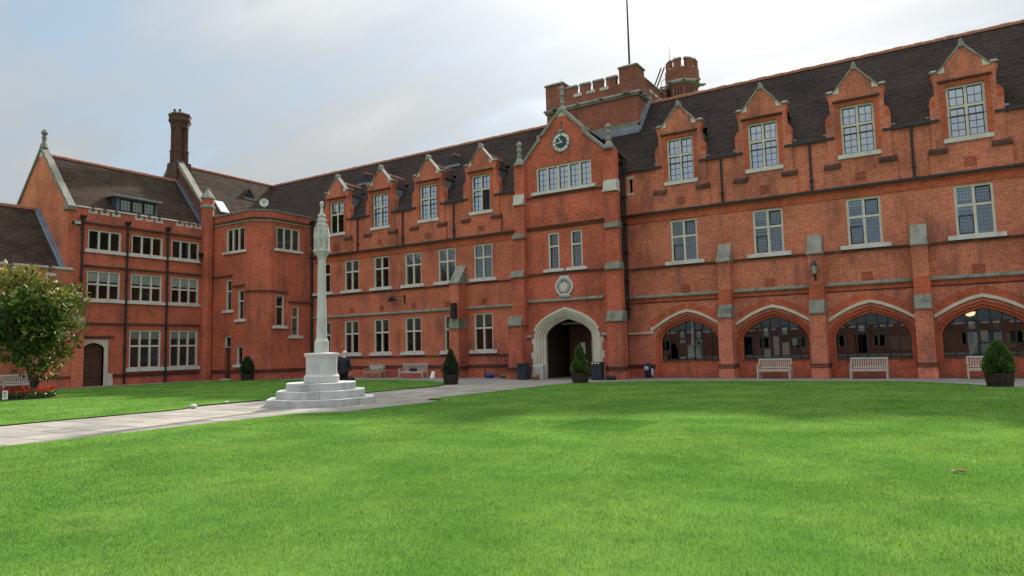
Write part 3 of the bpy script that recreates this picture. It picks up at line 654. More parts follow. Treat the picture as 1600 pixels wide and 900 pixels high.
# ------------------------------------------------------------------ right-hand range with the cloister arches
RW = thing('college_range', 'long red brick range right of the gate, with gabled dormers above cloister arches', 'building', (-2, 36, 0))
BAY = 4.27
arch_c = [-11.77 + BAY * i for i in range(6)]
butt_c = [-9.65 + BAY * i for i in range(6)]
ARC_HW = 1.54
def build_right():
    F = MAIN; x0, x1 = -15.36, 13.6
    holes = []
    for c in arch_c:
        pts = arch_pts(ARC_HW + .30, 1.85, 3.28, c)
        holes.append(dict(u0=c - ARC_HW - .30, u1=c + ARC_HW + .30, bot=0.0, top=pts))
        holes.append(rect(c - .72, c + .72, 6.12, 8.32))
    holes.append(rect(-14.79, -14.53, 10.14, 10.93))
    for c in arch_c: holes.append(rect(c - .72, c + .72, 10.42, EAVE_Z))
    mb = wall_mesh(MB(), F, x0, x1, 0.0, EAVE_Z, holes, 0.0, .36)
    wall = mb.build('wall', M['brick_flemish'], RW, fix=False)
    bx = MB(); bx.quad((x1, 35.7, 0), (x1, 44.9, 0), (x1, 44.9, EAVE_Z), (x1, 35.7, EAVE_Z)); bx.quad((x1, 35.7, EAVE_Z), (x1, 44.9, EAVE_Z), (x1, 40.2, RIDGE_Z)); bx.quad((x0, 44.9, 0), (x1, 44.9, 0), (x1, 44.9, EAVE_Z), (x0, 44.9, EAVE_Z)); bx.quad((x0, 36.0, 0), (x0, 44.9, 0), (x0, 44.9, EAVE_Z), (x0, 36.0, EAVE_Z))
    bx.build('rear_wall', M['brick_dark'], RW, fix=False)
    ins = MB()
    ins.box(x0 + .05, x1 - .05, 40.6, 40.7, 4.75, 8.7); ins.box(x0 + .05, x1 - .05, 36.05, 44.8, 4.6, 4.72); ins.box(x0 + .05, x1 - .05, 36.05, 44.8, 8.7, 8.85); ins.box(x0 + .05, x1 - .05, 38.6, 38.7, 8.86, 13.8)
    ins.build('interior_floor', M['plaster'], RW)
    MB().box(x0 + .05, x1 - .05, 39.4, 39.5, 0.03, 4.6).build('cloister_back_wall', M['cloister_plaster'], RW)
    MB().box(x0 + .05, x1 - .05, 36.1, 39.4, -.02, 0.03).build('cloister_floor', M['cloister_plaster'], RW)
    # bands
    st = MB(); segs = [x0] + [q for b in butt_c for q in (b - .31, b + .31)] + [x1]
    for a, b in zip(segs[::2], segs[1::2]): string(st, F, a, b, 4.26, 4.43, .12, .35)
    st.build('string_course', M['stone_lichen'], RW)
    st = MB()
    for a, b in zip(segs[::2], segs[1::2]): string(st, F, a, b, 5.83, 5.95, .09, .55)
    for a, b in zip(segs[::2], segs[1::2]): string(st, F, a, b, 3.98, 4.03, .03, .6)
    st.build('string_course', M['brick_string'], RW)
    MB().fbox(F, x0, x1, 8.38, 8.70, -.05, .035).fbox(F, x0, x1, 8.70, 8.78, -.05, .08).build('brick_band', M['brick_rubbed'], RW)
    for a, b in zip(segs[::2], segs[1::2]): MB().fbox(F, a, b, 4.04, 4.25, -.05, .022).build('brick_band', M['brick_rubbed'], RW)
    MB().fbox(F, x0, x1, 8.782, 8.90, .0, .20).build('gutter', M['iron'], RW)
    pl = MB()
    for a, b in ((x0, arch_c[0] - ARC_HW - .31),): string(pl, F, a, b, .62, .72, .09, .5); string(pl, F, a, b, .49, .565, .08, .5); 
    pl.build('plinth_moulding', M['brick_string'], RW)
    MB().fbox(F, x0, arch_c[0] - ARC_HW - .31, 0, .49, -.05, .06).build('plinth', M['brick_red'], RW)
    # string of stone left of the first arch
    lb = MB(); lb.fbox(F, x0, arch_c[0] - 1.90, 2.33, 2.43, -.05, .09); lb.fbox(F, arch_c[0] - 2.03, arch_c[0] - 1.90, 2.43, 2.70, -.05, .09); lb.build('label_mould', M['stone'], RW)
    for i, c in enumerate(arch_c):
        ws = 1 if i in (0, 2, 4) else 0
        window(RW, F, c - .72, c + .72, 6.12, 8.32, 2, (7.43,), .10, .11, bars=(5, (7, 5), .012), glass='glass_leaded', sill=(.33, .19, .14), casements=False, blinds={0: [(0, 1, .9, 'blind_grey')], 1: [(0, 1, .6, 'blind'), (1, 0, .2, 'blind_grey')], 2: [(0, 1, .45, 'blind')], 3: [(0, 1, .8, 'blind'), (0, 0, .12, 'blind')]}.get(i))  # not real blinds: sheets added for variety and to imitate reflections in upper lights
        w = [ch for ch in RW.children if ch.name.startswith('window')][-1]
        g = -.13
        for (ua, ub, za, zb) in ((c - .61, c - .06, 6.2, 7.0), (c + .06, c + .61, 7.50, 8.2)):
            fr = MB()
            for q in ((ua, ua + .04, za, zb), (ub - .04, ub, za, zb), (ua + .04, ub - .04, za, za + .04), (ua + .04, ub - .04, zb - .04, zb)): fr.fbox(F, *q, g - .02, g + .03)
            fr.build('casement', M['iron_frame'], w)
        vent(RW, F, c - .03, 4.65, .46, .40)
        dormer(RW, c, {0: None, 5: {(1, 0): 'glass_dark'}}.get(i), {2: [(0, 1, .5, 'blind'), (1, 1, .5, 'blind')], 3: [(0, 0, .32, 'blind'), (1, 0, .36, 'blind'), (0, 1, 1, 'blind'), (1, 1, 1, 'blind')], 1: [(0, 1, .3, 'blind')]}.get(i))
        # cloister bay: two orders of moulded brick, apron, iron-framed glass
        r = MB()
        P0 = [(c - ARC_HW - .30, 0)] + arch_pts(ARC_HW + .30, 1.85, 3.28, c) + [(c + ARC_HW + .30, 0)]
        P1 = [(c - ARC_HW - .15, 0)] + arch_pts(ARC_HW + .15, 1.85, 3.13, c) + [(c + ARC_HW + .15, 0)]
        P2 = [(c - ARC_HW, 0)] + arch_pts(ARC_HW, 1.85, 2.98, c) + [(c + ARC_HW, 0)]
        r.ring(F, P0, P1, -.36, -.08); r.ring(F, P1, P2, -.38, -.20)
        bay = r.build('cloister_arch', M['brick_rubbed'], RW)
        MB().fbox(F, c - ARC_HW, c + ARC_HW, 0, .90, -.6, -.22).build('apron', M['brick_red'], bay)
        MB().wedge(F, c - ARC_HW, c + ARC_HW, .86, .92, -.17, -.24, -.6).build('sill', M['brick_string'], bay)
        hc = [(-1.80, 2.74), (-1.4, 2.99), (-1.0, 3.22), (-.5, 3.44), (0, 3.57), (.5, 3.44), (1.0, 3.22), (1.4, 2.99), (1.80, 2.74)]
        if i == 0: hc = [(-1.98, 2.62)] + hc
        hd = MB(); up = [(c + a, z) for a, z in hc]; dn = [(c + a * .985, z - .14) for a, z in hc]
        hd.ring(F, up, dn, -.05, .10); hd.build('hood_mould', M['stone'], bay)
        vs = MB(); L = []
        for (a, z), (a2, z2) in zip(hc, hc[1:]):
            n = max(1, int(math.hypot(a2 - a, z2 - z) / .088))
            L += [(a + (a2 - a) * k / n, z + (z2 - z) * k / n) for k in range(n)]
        L.append(hc[-1])
        for (a, z), (a2, z2) in zip(L, L[1:]):
            nx, nz = -(z2 - z), (a2 - a); q = math.hypot(nx, nz); nx /= q; nz /= q; e = .006
            tx, tz = nz * e, -nx * e
            if abs(a + nx * .33) > 1.81 and not (i == 0 and a < 0): continue
            vs.prism(F, [(c + a + tx, z + tz + .004), (c + a2 - tx, z2 - tz + .004), (c + a2 - tx + nx * .34, z2 - tz + nz * .34), (c + a + tx + nx * .34, z + tz + nz * .34)], -.04, .014)
        vs.build('voussoirs', M['brick_rubbed'], bay, kind='stuff')
        # glazing: five mullions, a hopper light in two of the panes
        nm = 7; g = -.30; mu = MB(); ln = [c - ARC_HW + 2 * ARC_HW * k / nm for k in range(nm + 1)]
        A2 = arch_pts(ARC_HW, 1.85, 2.98, c)
        for k in range(1, nm): mu.fbox(F, ln[k] - .03, ln[k] + .03, .92, ev(A2, ln[k]) + .03, g - .03, g + .03)
        inner = [(c + (a - c) * .975, (z - 1.85) * .965 + 1.85) for a, z in A2]
        mu.ring(F, A2, inner, g - .03, g + .03); mu.fbox(F, c - ARC_HW, c + ARC_HW, .92, .97, g - .03, g + .03); mu.fbox(F, c - ARC_HW, c - ARC_HW + .035, .97, 1.9, g - .03, g + .03); mu.fbox(F, c + ARC_HW - .035, c + ARC_HW, .97, 1.9, g - .03, g + .03)
        fr = mu.build('mullions', M['iron_frame'], bay)
        for k in range(nm):
            a, b = ln[k] + .03, ln[k + 1] - .03
            if k == 0: a = c - ARC_HW + .03
            if k == nm - 1: b = c + ARC_HW - .03
            ks = sorted({a, b} | {u for u, z in A2 if a < u < b})
            topz = [(u, ev(A2, u)) for u in ks]
            MB().quad(*([F.p(a, .95, g), F.p(b, .95, g)] + [F.p(u, z, g) for u, z in topz[::-1]])).build('pane', M['glass_cloister'], bay, fix=False)
        for k in (2, 4):
            a, b = ln[k] + .035, ln[k + 1] - .035; h = MB(); za, zb = 1.98, 2.52
            for q in ((a, a + .06, za, zb), (b - .06, b, za, zb), (a + .06, b - .06, za, za + .06), (a + .06, b - .06, zb - .06, zb)): h.fbox(F, *q, g + .0, g + .06)
            h.build('hopper_light', M['iron_frame'], bay)
        notes = {0: [(2, 1.80, 2.0, .30), (2, 2.06, 2.28, .30), (4, 1.84, 2.36, .30)], 1: [(2, 2.04, 2.46, .32), (4, 2.08, 2.44, .32), (3, 1.1, 2.0, .26), (4, 1.1, 1.7, .34), (2, 1.0, 1.4, .3), (5, 1.55, 1.9, .25)],
                 2: [(2, 2.12, 2.36, .26)], 3: [(2, 2.08, 2.40, .34), (2, 1.0, 1.95, .36), (3, 1.0, 1.45, .38), (3, 1.5, 2.0, .3), (4, 1.05, 1.4, .38), (4, 1.55, 1.95, .3)]}.get(i, [])
        for k, za, zb, wd in notes:
            m_ = (ln[k] + ln[k + 1]) / 2
            MB().fbox(F, m_ - wd / 2, m_ + wd / 2, za, zb, g - .07, g - .06).build('notice', M['paper'], bay)
        if i == 3:
            MB().fbox(F, ln[3] - .09, ln[3] + .14, 1.45, 2.0, g - .09, g - .08).build('poster', M['poster_maroon'], bay)
            MB().fbox(F, ln[4] + .12, ln[4] + .36, 2.06, 2.44, g - .09, g - .08).build('poster', M['bag_tan'], bay)
        if i == 1:
            for (k, a, b, m_) in ((0, 1.0, 1.7, 'poster_dark'), (1, 1.0, 1.75, 'bag_navy'), (3, 1.3, 1.75, 'poster_maroon'), (5, 1.0, 1.5, 'bag_navy')):
                q = (ln[k] + ln[k + 1]) / 2; MB().fbox(F, q - .17, q + .2, a, b, g - .32, g - .28).build('poster', M[m_], bay)
    for c in butt_c: buttress(RW, F, c, .62, .82, .56)
    for c in butt_c: downpipe(RW, F, c + .02, 8.87, 11.22, 0, .055, False)
    downpipe(RW, F, -15.18, .1, 11.7, .0, .085); downpipe(RW, F, -14.98, 3.2, 12.1, .0, .055, False)
    # slit window
    s = window(RW, F, -14.79, -14.53, 10.14, 10.93, 1, (), .03, .05, glass='glass_plain', sill=None, casements=False)
    for za, zb in ((10.93, 11.07), (10.03, 10.138)): MB().fbox(F, -14.89, -14.43, za, zb, -.05, .012).build('quoin', M['stone'], s)
    main_roof(RW, -20.7, x1, [(c - 1.0, c + 1.0, 13.6) for c in arch_c])
build_right()

# ------------------------------------------------------------------ left-hand range
LW = thing('college_range', 'three storey red brick range left of the gate, with four gabled dormers', 'building', (-30, 36, 0))
def build_left_range():
    F = MAIN; x0, x1 = -40.3, -20.9
    ff = [-38.95 + 2.853 * i for i in range(6)]
    gf = [-38.95, -36.13, -33.28, -30.44, -27.1, -24.75]
    dm = [-37.52 + 4.27 * i for i in range(4)]
    holes = []
    for c in ff: holes.append(rect(c - .71, c + .71, 6.17, 8.31))
    holes.append(rect(-22.45, -21.75, 6.2, 8.1))
    for c in gf: holes.append(rect(c - .71, c + .71, 1.70, 3.98))
    for c in dm: holes.append(rect(c - .72, c + .72, 10.42, EAVE_Z))
    wall_mesh(MB(), F, x0, x1, 0, EAVE_Z, holes, 0, .36).build('wall', M['brick_left_wing'], LW, fix=False)
    bx = MB(); bx.quad((x0 - 14, 44.9, 0), (x1, 44.9, 0), (x1, 44.9, EAVE_Z), (x0 - 14, 44.9, EAVE_Z)); bx.build('rear_wall', M['brick_dark'], LW, fix=False)
    ins = MB(); ins.box(x0, x1, 39.6, 39.7, 0, 4.6); ins.box(x0, x1, 39.6, 39.7, 4.75, 8.7); ins.box(x0, x1, 36.05, 44.8, 4.6, 4.72); ins.box(x0, x1, 36.05, 44.8, 8.7, 8.85); ins.box(x0, x1, 38.6, 38.7, 8.86, 13.8); ins.box(x0, x1, 36.05, 44.8, .0, .05); ins.box(x0, x0 + .1, 36.0, 39.6, 0, 8.7); ins.box(x1 - .1, x1, 36.0, 39.6, 0, 8.7)
    ins.build('interior_floor', M['plaster'], LW)
    st = MB(); bu = (-26.70, -26.0)
    for a, b in ((x0, bu[0]), (bu[1], x1)): string(st, F, a, b, 4.28, 4.44, .12, .35)
    st.build('string_course', M['stone_lichen'], LW)
    st = MB()
    for a, b in ((x0, bu[0]), (bu[1], x1)):
        string(st, F, a, b, 5.84, 5.95, .08, .55); string(st, F, a, b, 1.34, 1.43, .07, .5); string(st, F, a, b, .72, .80, .08, .5); string(st, F, a, b, .58, .66, .07, .5)
    st.build('string_course', M['brick_string'], LW)
    MB().fbox(F, x0, x1, 8.38, 8.70, -.05, .035).fbox(F, x0, x1, 8.70, 8.78, -.05, .08).build('brick_band', M['brick_rubbed'], LW)
    MB().fbox(F, x0, x1, 8.782, 8.90, .0, .20).build('gutter', M['iron'], LW)
    MB().fbox(F, x0, x1, 0, .57, -.05, .05).build('plinth', M['brick_red'], LW)
    for i, c in enumerate(ff):
        window(LW, F, c - .71, c + .71, 6.17, 8.31, 2, (7.48,), .09, .11, bars=(4, (6, 4), .010) if i > 2 else None, glass='glass_leaded' if i > 2 else 'glass_plain', sill=(.33, .2, .14), casements=False,
               blinds=[(0, 1, .95, 'blind_grey'), (1, 1, .9, 'blind_grey')] if i % 2 else [(0, 1, .8, 'blind_grey')])
        if i: vent(LW, F, c + .02, 4.72, .42, .38)
    for i, c in enumerate(gf):
        window(LW, F, c - .71, c + .71, 1.70, 3.98, 2, (3.06,), .09, .11, glass='glass_plain', sill=(.33, .22, .14), casements=False, blinds=[(0, 1, .9, 'blind_grey'), (1, 1, .85, 'blind_grey')])
    window(LW, F, -22.45, -21.75, 6.2, 8.1, 1, (7.4,), .09, .1, glass='glass_plain', sill=(.1, .2, .1), casements=False)
    for i, c in enumerate(dm): dormer(LW, c, {0: {(0, 0): 'glass_dark', (1, 0): 'glass_dark'}, 3: {(1, 0): 'glass_dark'}}.get(i))
    for c in (-39.65, -35.43, -31.21, -26.87): downpipe(LW, F, c, 8.87, 11.2, 0, .055, False)
    downpipe(LW, F, -40.08, .1, 11.3, 0, .08)
    b = buttress(LW, F, -26.35, .72, .95, .85, 3.1, 5.93, 7.1, 'brick_left_wing', .74)
    # vents on the roof slope
    s_ = (RIDGE_Z - EAVE_Z) / RUN
    roof = main_roof(LW, x0 - 10.1, x1 + .3, [(c - 1.0, c + 1.0, 13.6) for c in dm])
    for x in (-37.45, -28.9):
        y = 38.5; z = roof_z(y)
        v = MB(); v.add([(x - .55, y, z), (x + .55, y, z), (x, y, z + .8), (x, y + .8 / s_, z + .8)], [(0, 1, 3), (0, 3, 2), (1, 2, 3)]); v.build('roof_vent', M['tile_main'], LW, fix=False)
        MB().add([(x - .5, y - .01, z + .02), (x + .5, y - .01, z + .02), (x, y - .01, z + .72)], [(0, 1, 2)]).build('louvre', M['iron'], LW, fix=False)
        MB().box(x - .62, x + .62, y - .22, y - .02, z - .16, z - .0).build('lead_apron', M['lead'], LW)
        ridge_tiles(MB(), (x, y - .02, z + .8), (x, y + .72, z + .8), .11, .09, .25).build('ridge_tiles', M['terracotta'], LW)
build_left_range()

# ------------------------------------------------------------------ gate tower
GT = thing('gate_tower', 'gabled red brick gate tower with clock, crest and stone archway', 'building', (-17.95, 34.6, 0))
def build_gate():
    F = TOW; c = -17.95; x0, x1 = -20.85, -15.34
    arch = arch_pts(2.04, 2.25, 3.85, c - .1)
    holes = [dict(u0=c - .1 - 2.04, u1=c - .1 + 2.04, bot=0.0, top=arch), rect(c - 1.74, c + 1.74, 10.57, 11.98),
             rect(c - 1.1, c - .38, 6.10, 8.16), rect(c + .33, c + 1.05, 6.10, 8.16), rect(c - .12, c + .02, 13.95, 14.47)]
    top = [(x0, 12.35), (c - 2.55, 12.37), (c - 1.53, 13.42), (c - 1.529, 13.8), (c - 1.2, 13.86), (c, 15.05), (c + 1.2, 13.86), (c + 1.399, 13.9), (c + 1.40, 13.45), (c + 2.45, 12.37), (x1, 12.35)]
    wall_mesh(MB(), F, x0, x1, 0, top, holes, 0, .4).build('wall', M['brick_red'], GT, fix=False)
    sd_ = MB()
    for x in (x0, x1): sd_.quad((x, 34.0, 0), (x, 36.2, 0), (x, 36.2, 12.35), (x, 34.0, 12.35))
    g = top
    for p, q in zip(g, g[1:]): sd_.quad(F.p(*p, 0), F.p(*q, 0), F.p(*q, -.4), F.p(*p, -.4))
    wall_mesh(sd_, F, x0, x1, 10.0, top, [rect(c - 1.76, c + 1.76, 10.5, 12.0), rect(c - .12, c + .02, 13.95, 14.47)], -.4, 0)
    sd_.build('side_wall', M['brick_red'], GT, fix=False)
    # roof behind the gable running back to the main ridge
    rf = MB()
    for s in (-1, 1): tiles(rf, (c + s * 2.75, 34.38, 12.3), (c + s * 2.75, 38.0, 12.3), (c, 38.4, 14.75), (c, 34.38, 14.75))
    rf.build('roof', M['tile_main'], GT, fix=False)
    # interior of the gate passage and rooms
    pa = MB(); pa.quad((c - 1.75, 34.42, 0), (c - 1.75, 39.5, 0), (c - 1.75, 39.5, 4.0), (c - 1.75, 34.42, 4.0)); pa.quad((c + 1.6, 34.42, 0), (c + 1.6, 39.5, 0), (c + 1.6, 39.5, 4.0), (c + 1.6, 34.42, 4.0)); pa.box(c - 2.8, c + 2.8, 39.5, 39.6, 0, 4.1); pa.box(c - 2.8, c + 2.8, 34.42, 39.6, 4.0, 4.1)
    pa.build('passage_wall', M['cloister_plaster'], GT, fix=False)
    ins = MB(); ins.box(x0 + .05, x1 - .05, 37.5, 37.6, 4.2, 13.5); ins.box(x0 + .05, x1 - .05, 34.45, 37.5, 5.5, 5.6); ins.box(x0 + .05, x1 - .05, 34.45, 37.5, 9.3, 9.4); ins.box(x0 + .05, x1 - .05, 34.45, 37.5, 12.2, 12.3)
    ins.build('interior_floor', M['plaster'], GT)
    dr = MB()
    for k in range(7): dr.box(c - 1.30 + k * .21, c - 1.30 + k * .21 + .203, 36.6, 36.68, 0.03, 3.0)
    d_ = dr.build('door', M['oak_door'], GT); MB().box(c - .55, c - .25, 36.57, 36.6, 1.35, 2.0).build('notice', M['paper'], d_)
    MB().box(c - 1.21, c - 1.15, 36.53, 36.6, 1.0, 1.15).build('handle', M['brass'], d_)
    MB().box(c + .18, c + .40, 36.5, 36.72, 0, 3.6).box(c - 1.75, c + 1.6, 36.5, 36.72, 3.05, 3.2).build('door_frame', M['stone_frame'], d_)
    # stone arch: four stepped orders
    a0 = c - .1
    def path(hw, ap, sp=2.25): return [(a0 - hw, 0)] + arch_pts(hw, sp, ap, a0) + [(a0 + hw, 0)]
    hw = [1.46, 1.60, 1.74, 1.88, 2.05]; ap = [3.30, 3.42, 3.54, 3.67, 3.86]; dd = [-.22, -.12, -.02, .06]
    st = MB()
    for i in range(4): st.ring(F, path(hw[i + 1], ap[i + 1]), path(hw[i], ap[i]), -.42, dd[i])
    ar = st.build('stone_arch', M['stone'], GT)
    hm = MB(); o1, i1 = arch_pts(2.13, 2.25, 3.94, a0), arch_pts(2.02, 2.25, 3.80, a0)
    hm.ring(F, o1[2:-2], i1[2:-2], -.05, .13); hm.build('hood_mould', M['stone'], ar)
    for s in (-1, 1):
        for k, (z0, z1, e) in enumerate(((0.0, .62, .20), (.622, 1.12, .10), (1.122, 1.5, .20), (1.502, 1.95, .08), (1.952, 2.25, .16))):
            a, b = sorted((a0 + s * 2.045, a0 + s * (2.05 + e))); MB().fbox(F, a, b, z0, z1, -.1, .018 + .004 * (k % 2)).build('quoin', M['stone'], ar)
        a, b = sorted((a0 + s * 1.50, a0 + s * 2.16)); MB().fbox(F, a, b, 0, .66, -.3, .10).wedge(F, a, b, .66, .78, .10, .06, -.3).build('plinth_block', M['stone_sill'], ar, bevel=.01)
        a, b = sorted((a0 + s * 2.14, a0 + s * 2.72)); lb = MB(); string(lb, F, a, b, 2.30, 2.46, .10, .5); lb.build('label_mould', M['stone_weathered'], ar)
    # strings and bands
    sb = MB(); string(sb, F, x0 + .05, x1 - .4, 4.28, 4.44, .13, .4); sb.build('string_course', M['stone_lichen'], GT)
    sb = MB(); string(sb, F, x0, x1, 5.80, 5.93, .09, .5); string(sb, F, x0, x1, 8.36, 8.44, .06, .5); string(sb, F, x0, x1, 8.50, 8.62, .12, .5); string(sb, F, x0, x1, 10.25, 10.36, .09, .5); string(sb, F, x0, x1, .62, .72, .08, .5); string(sb, F, x0, x1, .48, .56, .07, .5)
    # the plinth runs only either side of the arch
    b_ = sb.build('string_course', M['brick_string'], GT)
    me = b_.data; bm = bmesh.new(); bm.from_mesh(me)
    kill = [f for f in bm.faces if f.calc_center_median().z < 1.0]
    bmesh.ops.delete(bm, geom=kill, context='FACES'); bm.to_mesh(me); bm.free()
    pm = MB()
    for a, b in ((x0, a0 - 2.26), (a0 + 2.26, x1)): string(pm, F, a, b, .62, .72, .08, .5); string(pm, F, a, b, .48, .56, .07, .5)
    pm.build('plinth_moulding', M['brick_string'], GT)
    pt = MB()      # diaper of burnt headers under the top window
    for r in range(7):
        for q in range(26):
            if (q + r) % 4 in (0,) or (q - r) % 4 in (0,):
                for base in (c - 2.1, c + .75):
                    if abs(q - 6) + abs(r - 3) < 9 and q < 13: pt.fbox(F, base + q * .11, base + q * .11 + .09, 8.66 + r * .077, 8.66 + r * .077 + .06, -.02, .006)
    pt.build('burnt_headers', M['brick_dark'], GT, kind='stuff')
    vent(GT, F, c + .05, 8.92, .5, .42)
    # windows
    window(GT, F, c - 1.74, c + 1.74, 10.57, 11.98, 5, (), .10, .13, bars=(2, (4,), .02), glass='glass_sky', sill=(.27, .18, .14))
    for a in (c - 1.1, c + .33): window(GT, F, a, a + .72, 6.10, 8.16, 1, (7.38,), .10, .10, bars=(5, (6, 5), .011), glass='glass_leaded', sill=(.28, .17, .13))
    window(GT, F, c - .12, c + .02, 13.95, 14.47, 1, (), .02, .03, glass='glass_plain', sill=None, casements=False, name='slit_window')
    MB().wedge(F, c - .2, c + .12, 13.80, 13.94, .12, .04, -.1).build('sill', M['stone_weathered'], GT)
    # coping of the shaped gable
    cp = MB()
    def strip(p, q, w=.16):
        dx, dz = q[0] - p[0], q[1] - p[1]; l = math.hypot(dx, dz); nx, nz = -dz / l, dx / l
        if nz < 0: nx, nz = -nx, -nz
        if abs(nz) < .01: nx, nz = (-1 if p[0] < c else 1), 0
        poly = [p, q, (q[0] + nx * w, q[1] + nz * w), (p[0] + nx * w, p[1] + nz * w)]
        ar_ = sum(poly[i][0] * poly[(i + 1) % 4][1] - poly[(i + 1) % 4][0] * poly[i][1] for i in range(4))
        cp.prism(F, poly if ar_ > 0 else poly[::-1], -.44, .09)
    for s in (-1, 1):
        e = 1.53 if s < 0 else 1.40
        strip((c + s * 2.60, 12.30), (c + s * e, 13.43)); cp.fbox(F, *sorted((c + s * (e - .12), c + s * (e + .08))), 13.44, 13.86, -.44, .088); strip((c + s * 1.22, 13.80), (c, 15.03)); cp.fbox(F, *sorted((c + s * 1.18, c + s * (e - .13))), 13.80, 13.95, -.44, .084)
    cp.build('coping', M['stone_weathered'], GT, bevel=.012)
    MB().prism(F, [(c - .32, 14.72), (c + .32, 14.72), (c, 15.06)], -.2, .012).build('apex_stone', M['stone'], GT)
    fin = MB(); q = F.p(c, 0, -.15)
    fin.lathe((q.x, q.y, 0), [(.24, 15.0), (.20, 15.18), (.11, 15.32), (.105, 15.42), (.15, 15.46), (.15, 15.52), (.10, 15.56), (.10, 15.9), (.155, 15.94), (.155, 16.0), (.11, 16.04), (.11, 16.28), (.16, 16.32), (.13, 16.45), (.03, 16.50)], 8, R_(22.5)).lathe((q.x, q.y, 0), [(.012, 16.48), (.010, 16.98)], 6)
    fin.build('finial', M['stone_weathered'], GT)
    for x in (-20.66, -15.02):
        q = F.p(x, 0, .22)
        MB().lathe((q.x, q.y, 0), [(.36, 12.22), (.36, 12.32), (.28, 12.36), (.24, 12.46), (.14, 12.66), (.13, 12.72), (.17, 12.76), (.17, 12.82), (.115, 12.86), (.11, 13.05), (.16, 13.09), (.16, 13.15), (.115, 13.18), (.11, 13.36), (.17, 13.42), (.17, 13.5), (.12, 13.60), (.03, 13.68)], 8, R_(22.5)).build('pinnacle', M['stone_weathered'], GT)
    # corner buttresses in four stages
    for s, xc in ((-1, -20.95), (1, -14.85)):
        ex = [(-15.40, -14.42), (-15.36, -14.48), (-15.36, -14.55), (-15.36, -14.60), (-15.36, -14.62), (-15.36, -14.64)] if s > 0 else [(-21.70, -20.66), (-21.50, -20.60), (-21.30, -20.45), (-21.12, -20.40), (-21.02, -20.36), (-20.98, -20.32)]
        stages = [(0, .5, .60), (.5, 3.02, .55), (3.02, 5.80, .42), (5.80, 8.0, .36), (8.0, 10.0, .36), (10.0, 12.22, .33)]
        mb = MB()
        for (z0, z1, d), (ua, ub) in zip(stages, ex): mb.fbox(F, ua, ub, z0, z1, -.06, d)
        bt = mb.build('buttress', M['brick_red'], GT)
        for q_, (z0, z1, dl, du) in enumerate(((3.0, 3.56, .62, .43), (5.74, 6.14, .52, .37), (7.96, 8.26, .44, .37), (9.92, 10.55, .44, .34))):
            ua, ub = ex[q_ + 1]; w = MB(); w.wedge(F, ua - .02, ub + .02, z0 + .06, z1, dl, du, -.07); w.fbox(F, ua - .05, ub + .05, z0, z0 + .06, -.07, dl + .04)
            w.build('weathering', M['stone_lichen' if z0 < 8 else 'stone_sill'], bt, bevel=.015)
        pm = MB(); string(pm, F, ex[0][0] - .03, ex[0][1] + .03, .62, .72, .66, .5); string(pm, F, ex[0][0] - .02, ex[0][1] + .02, .48, .56, .65, .5); pm.build('plinth_moulding', M['brick_string'], bt)
    # clock
    q = F.p(c - .04, 13.22, 0)
    def disc(r, d0, d1, n=40): return [(c - .04 + r * math.cos(2 * math.pi * k / n), 13.22 + r * math.sin(2 * math.pi * k / n)) for k in range(n)]
    ck = MB().prism(F, disc(.53, 0, 0), -.02, .05).build('clock', M['clock_white'], GT)
    MB().prism(F, disc(.36, 0, 0), .05, .056).build('clock_face', M['clock_blue'], ck)
    rim = MB(); n = 40; rim.ring(F, [(c - .04 + .56 * math.cos(2 * math.pi * k / n), 13.22 + .56 * math.sin(2 * math.pi * k / n)) for k in range(n + 1)][::-1], [(c - .04 + .515 * math.cos(2 * math.pi * k / n), 13.22 + .515 * math.sin(2 * math.pi * k / n)) for k in range(n + 1)][::-1], 0, .07); rim.build('clock_rim', M['stone_weathered'], ck)
    nums = ['XII', 'I', 'II', 'III', 'IIII', 'V', 'VI', 'VII', 'VIII', 'IX', 'X', 'XI']
    nb = MB()
    def stroke(cx, cz, ang, x0_, y0_, x1_, y1_, w):
        # local (x right, y outward) rotated so that y points away from the centre
        ca, sa = math.cos(ang), math.sin(ang)
        T = lambda x, y: (cx + x * ca + y * sa, cz - x * sa + y * ca)
        dx, dy = x1_ - x0_, y1_ - y0_; l = math.hypot(dx, dy); nx, ny = -dy / l * w / 2, dx / l * w / 2
        nb.prism(F, [T(x0_ + nx, y0_ + ny), T(x0_ - nx, y0_ - ny), T(x1_ - nx, y1_ - ny), T(x1_ + nx, y1_ + ny)], .05, .058)
    for i, tx in enumerate(nums):
        ang = 2 * math.pi * i / 12; W = {'I': .034, 'V': .06, 'X': .06}; tot = sum(W[k] for k in tx); x = -tot / 2
        for k in tx:
            w = W[k]
            if k == 'I': stroke(c - .04, 13.22, ang, x + w / 2, .375, x + w / 2, .485, .017)
            if k == 'V': stroke(c - .04, 13.22, ang, x + .006, .485, x + w / 2, .375, .017); stroke(c - .04, 13.22, ang, x + w - .006, .485, x + w / 2, .375, .010)
            if k == 'X': stroke(c - .04, 13.22, ang, x + .006, .485, x + w - .006, .375, .017); stroke(c - .04, 13.22, ang, x + w - .006, .485, x + .006, .375, .010)
            x += w
    nb.build('clock_numerals', M['clock_blue'], ck)
    def hand(ang, L, w, name):
        ca, sa = math.cos(ang), math.sin(ang); T = lambda x, y: (c - .04 + x * ca + y * sa, 13.22 - x * sa + y * ca)
        pl = [T(-w, -.08), T(w, -.08), T(w * .6, L), T(0, L + .04), T(-w * .6, L)]
        MB().prism(F, pl, .06, .072).build(name, M['clock_white'], ck)
    hand(R_(330), .44, .028, 'minute_hand'); hand(R_(262), .27, .034, 'hour_hand')
    # crest panel: stone oval with carved shield, wreath and helm
    z = 5.08; x = c - .12
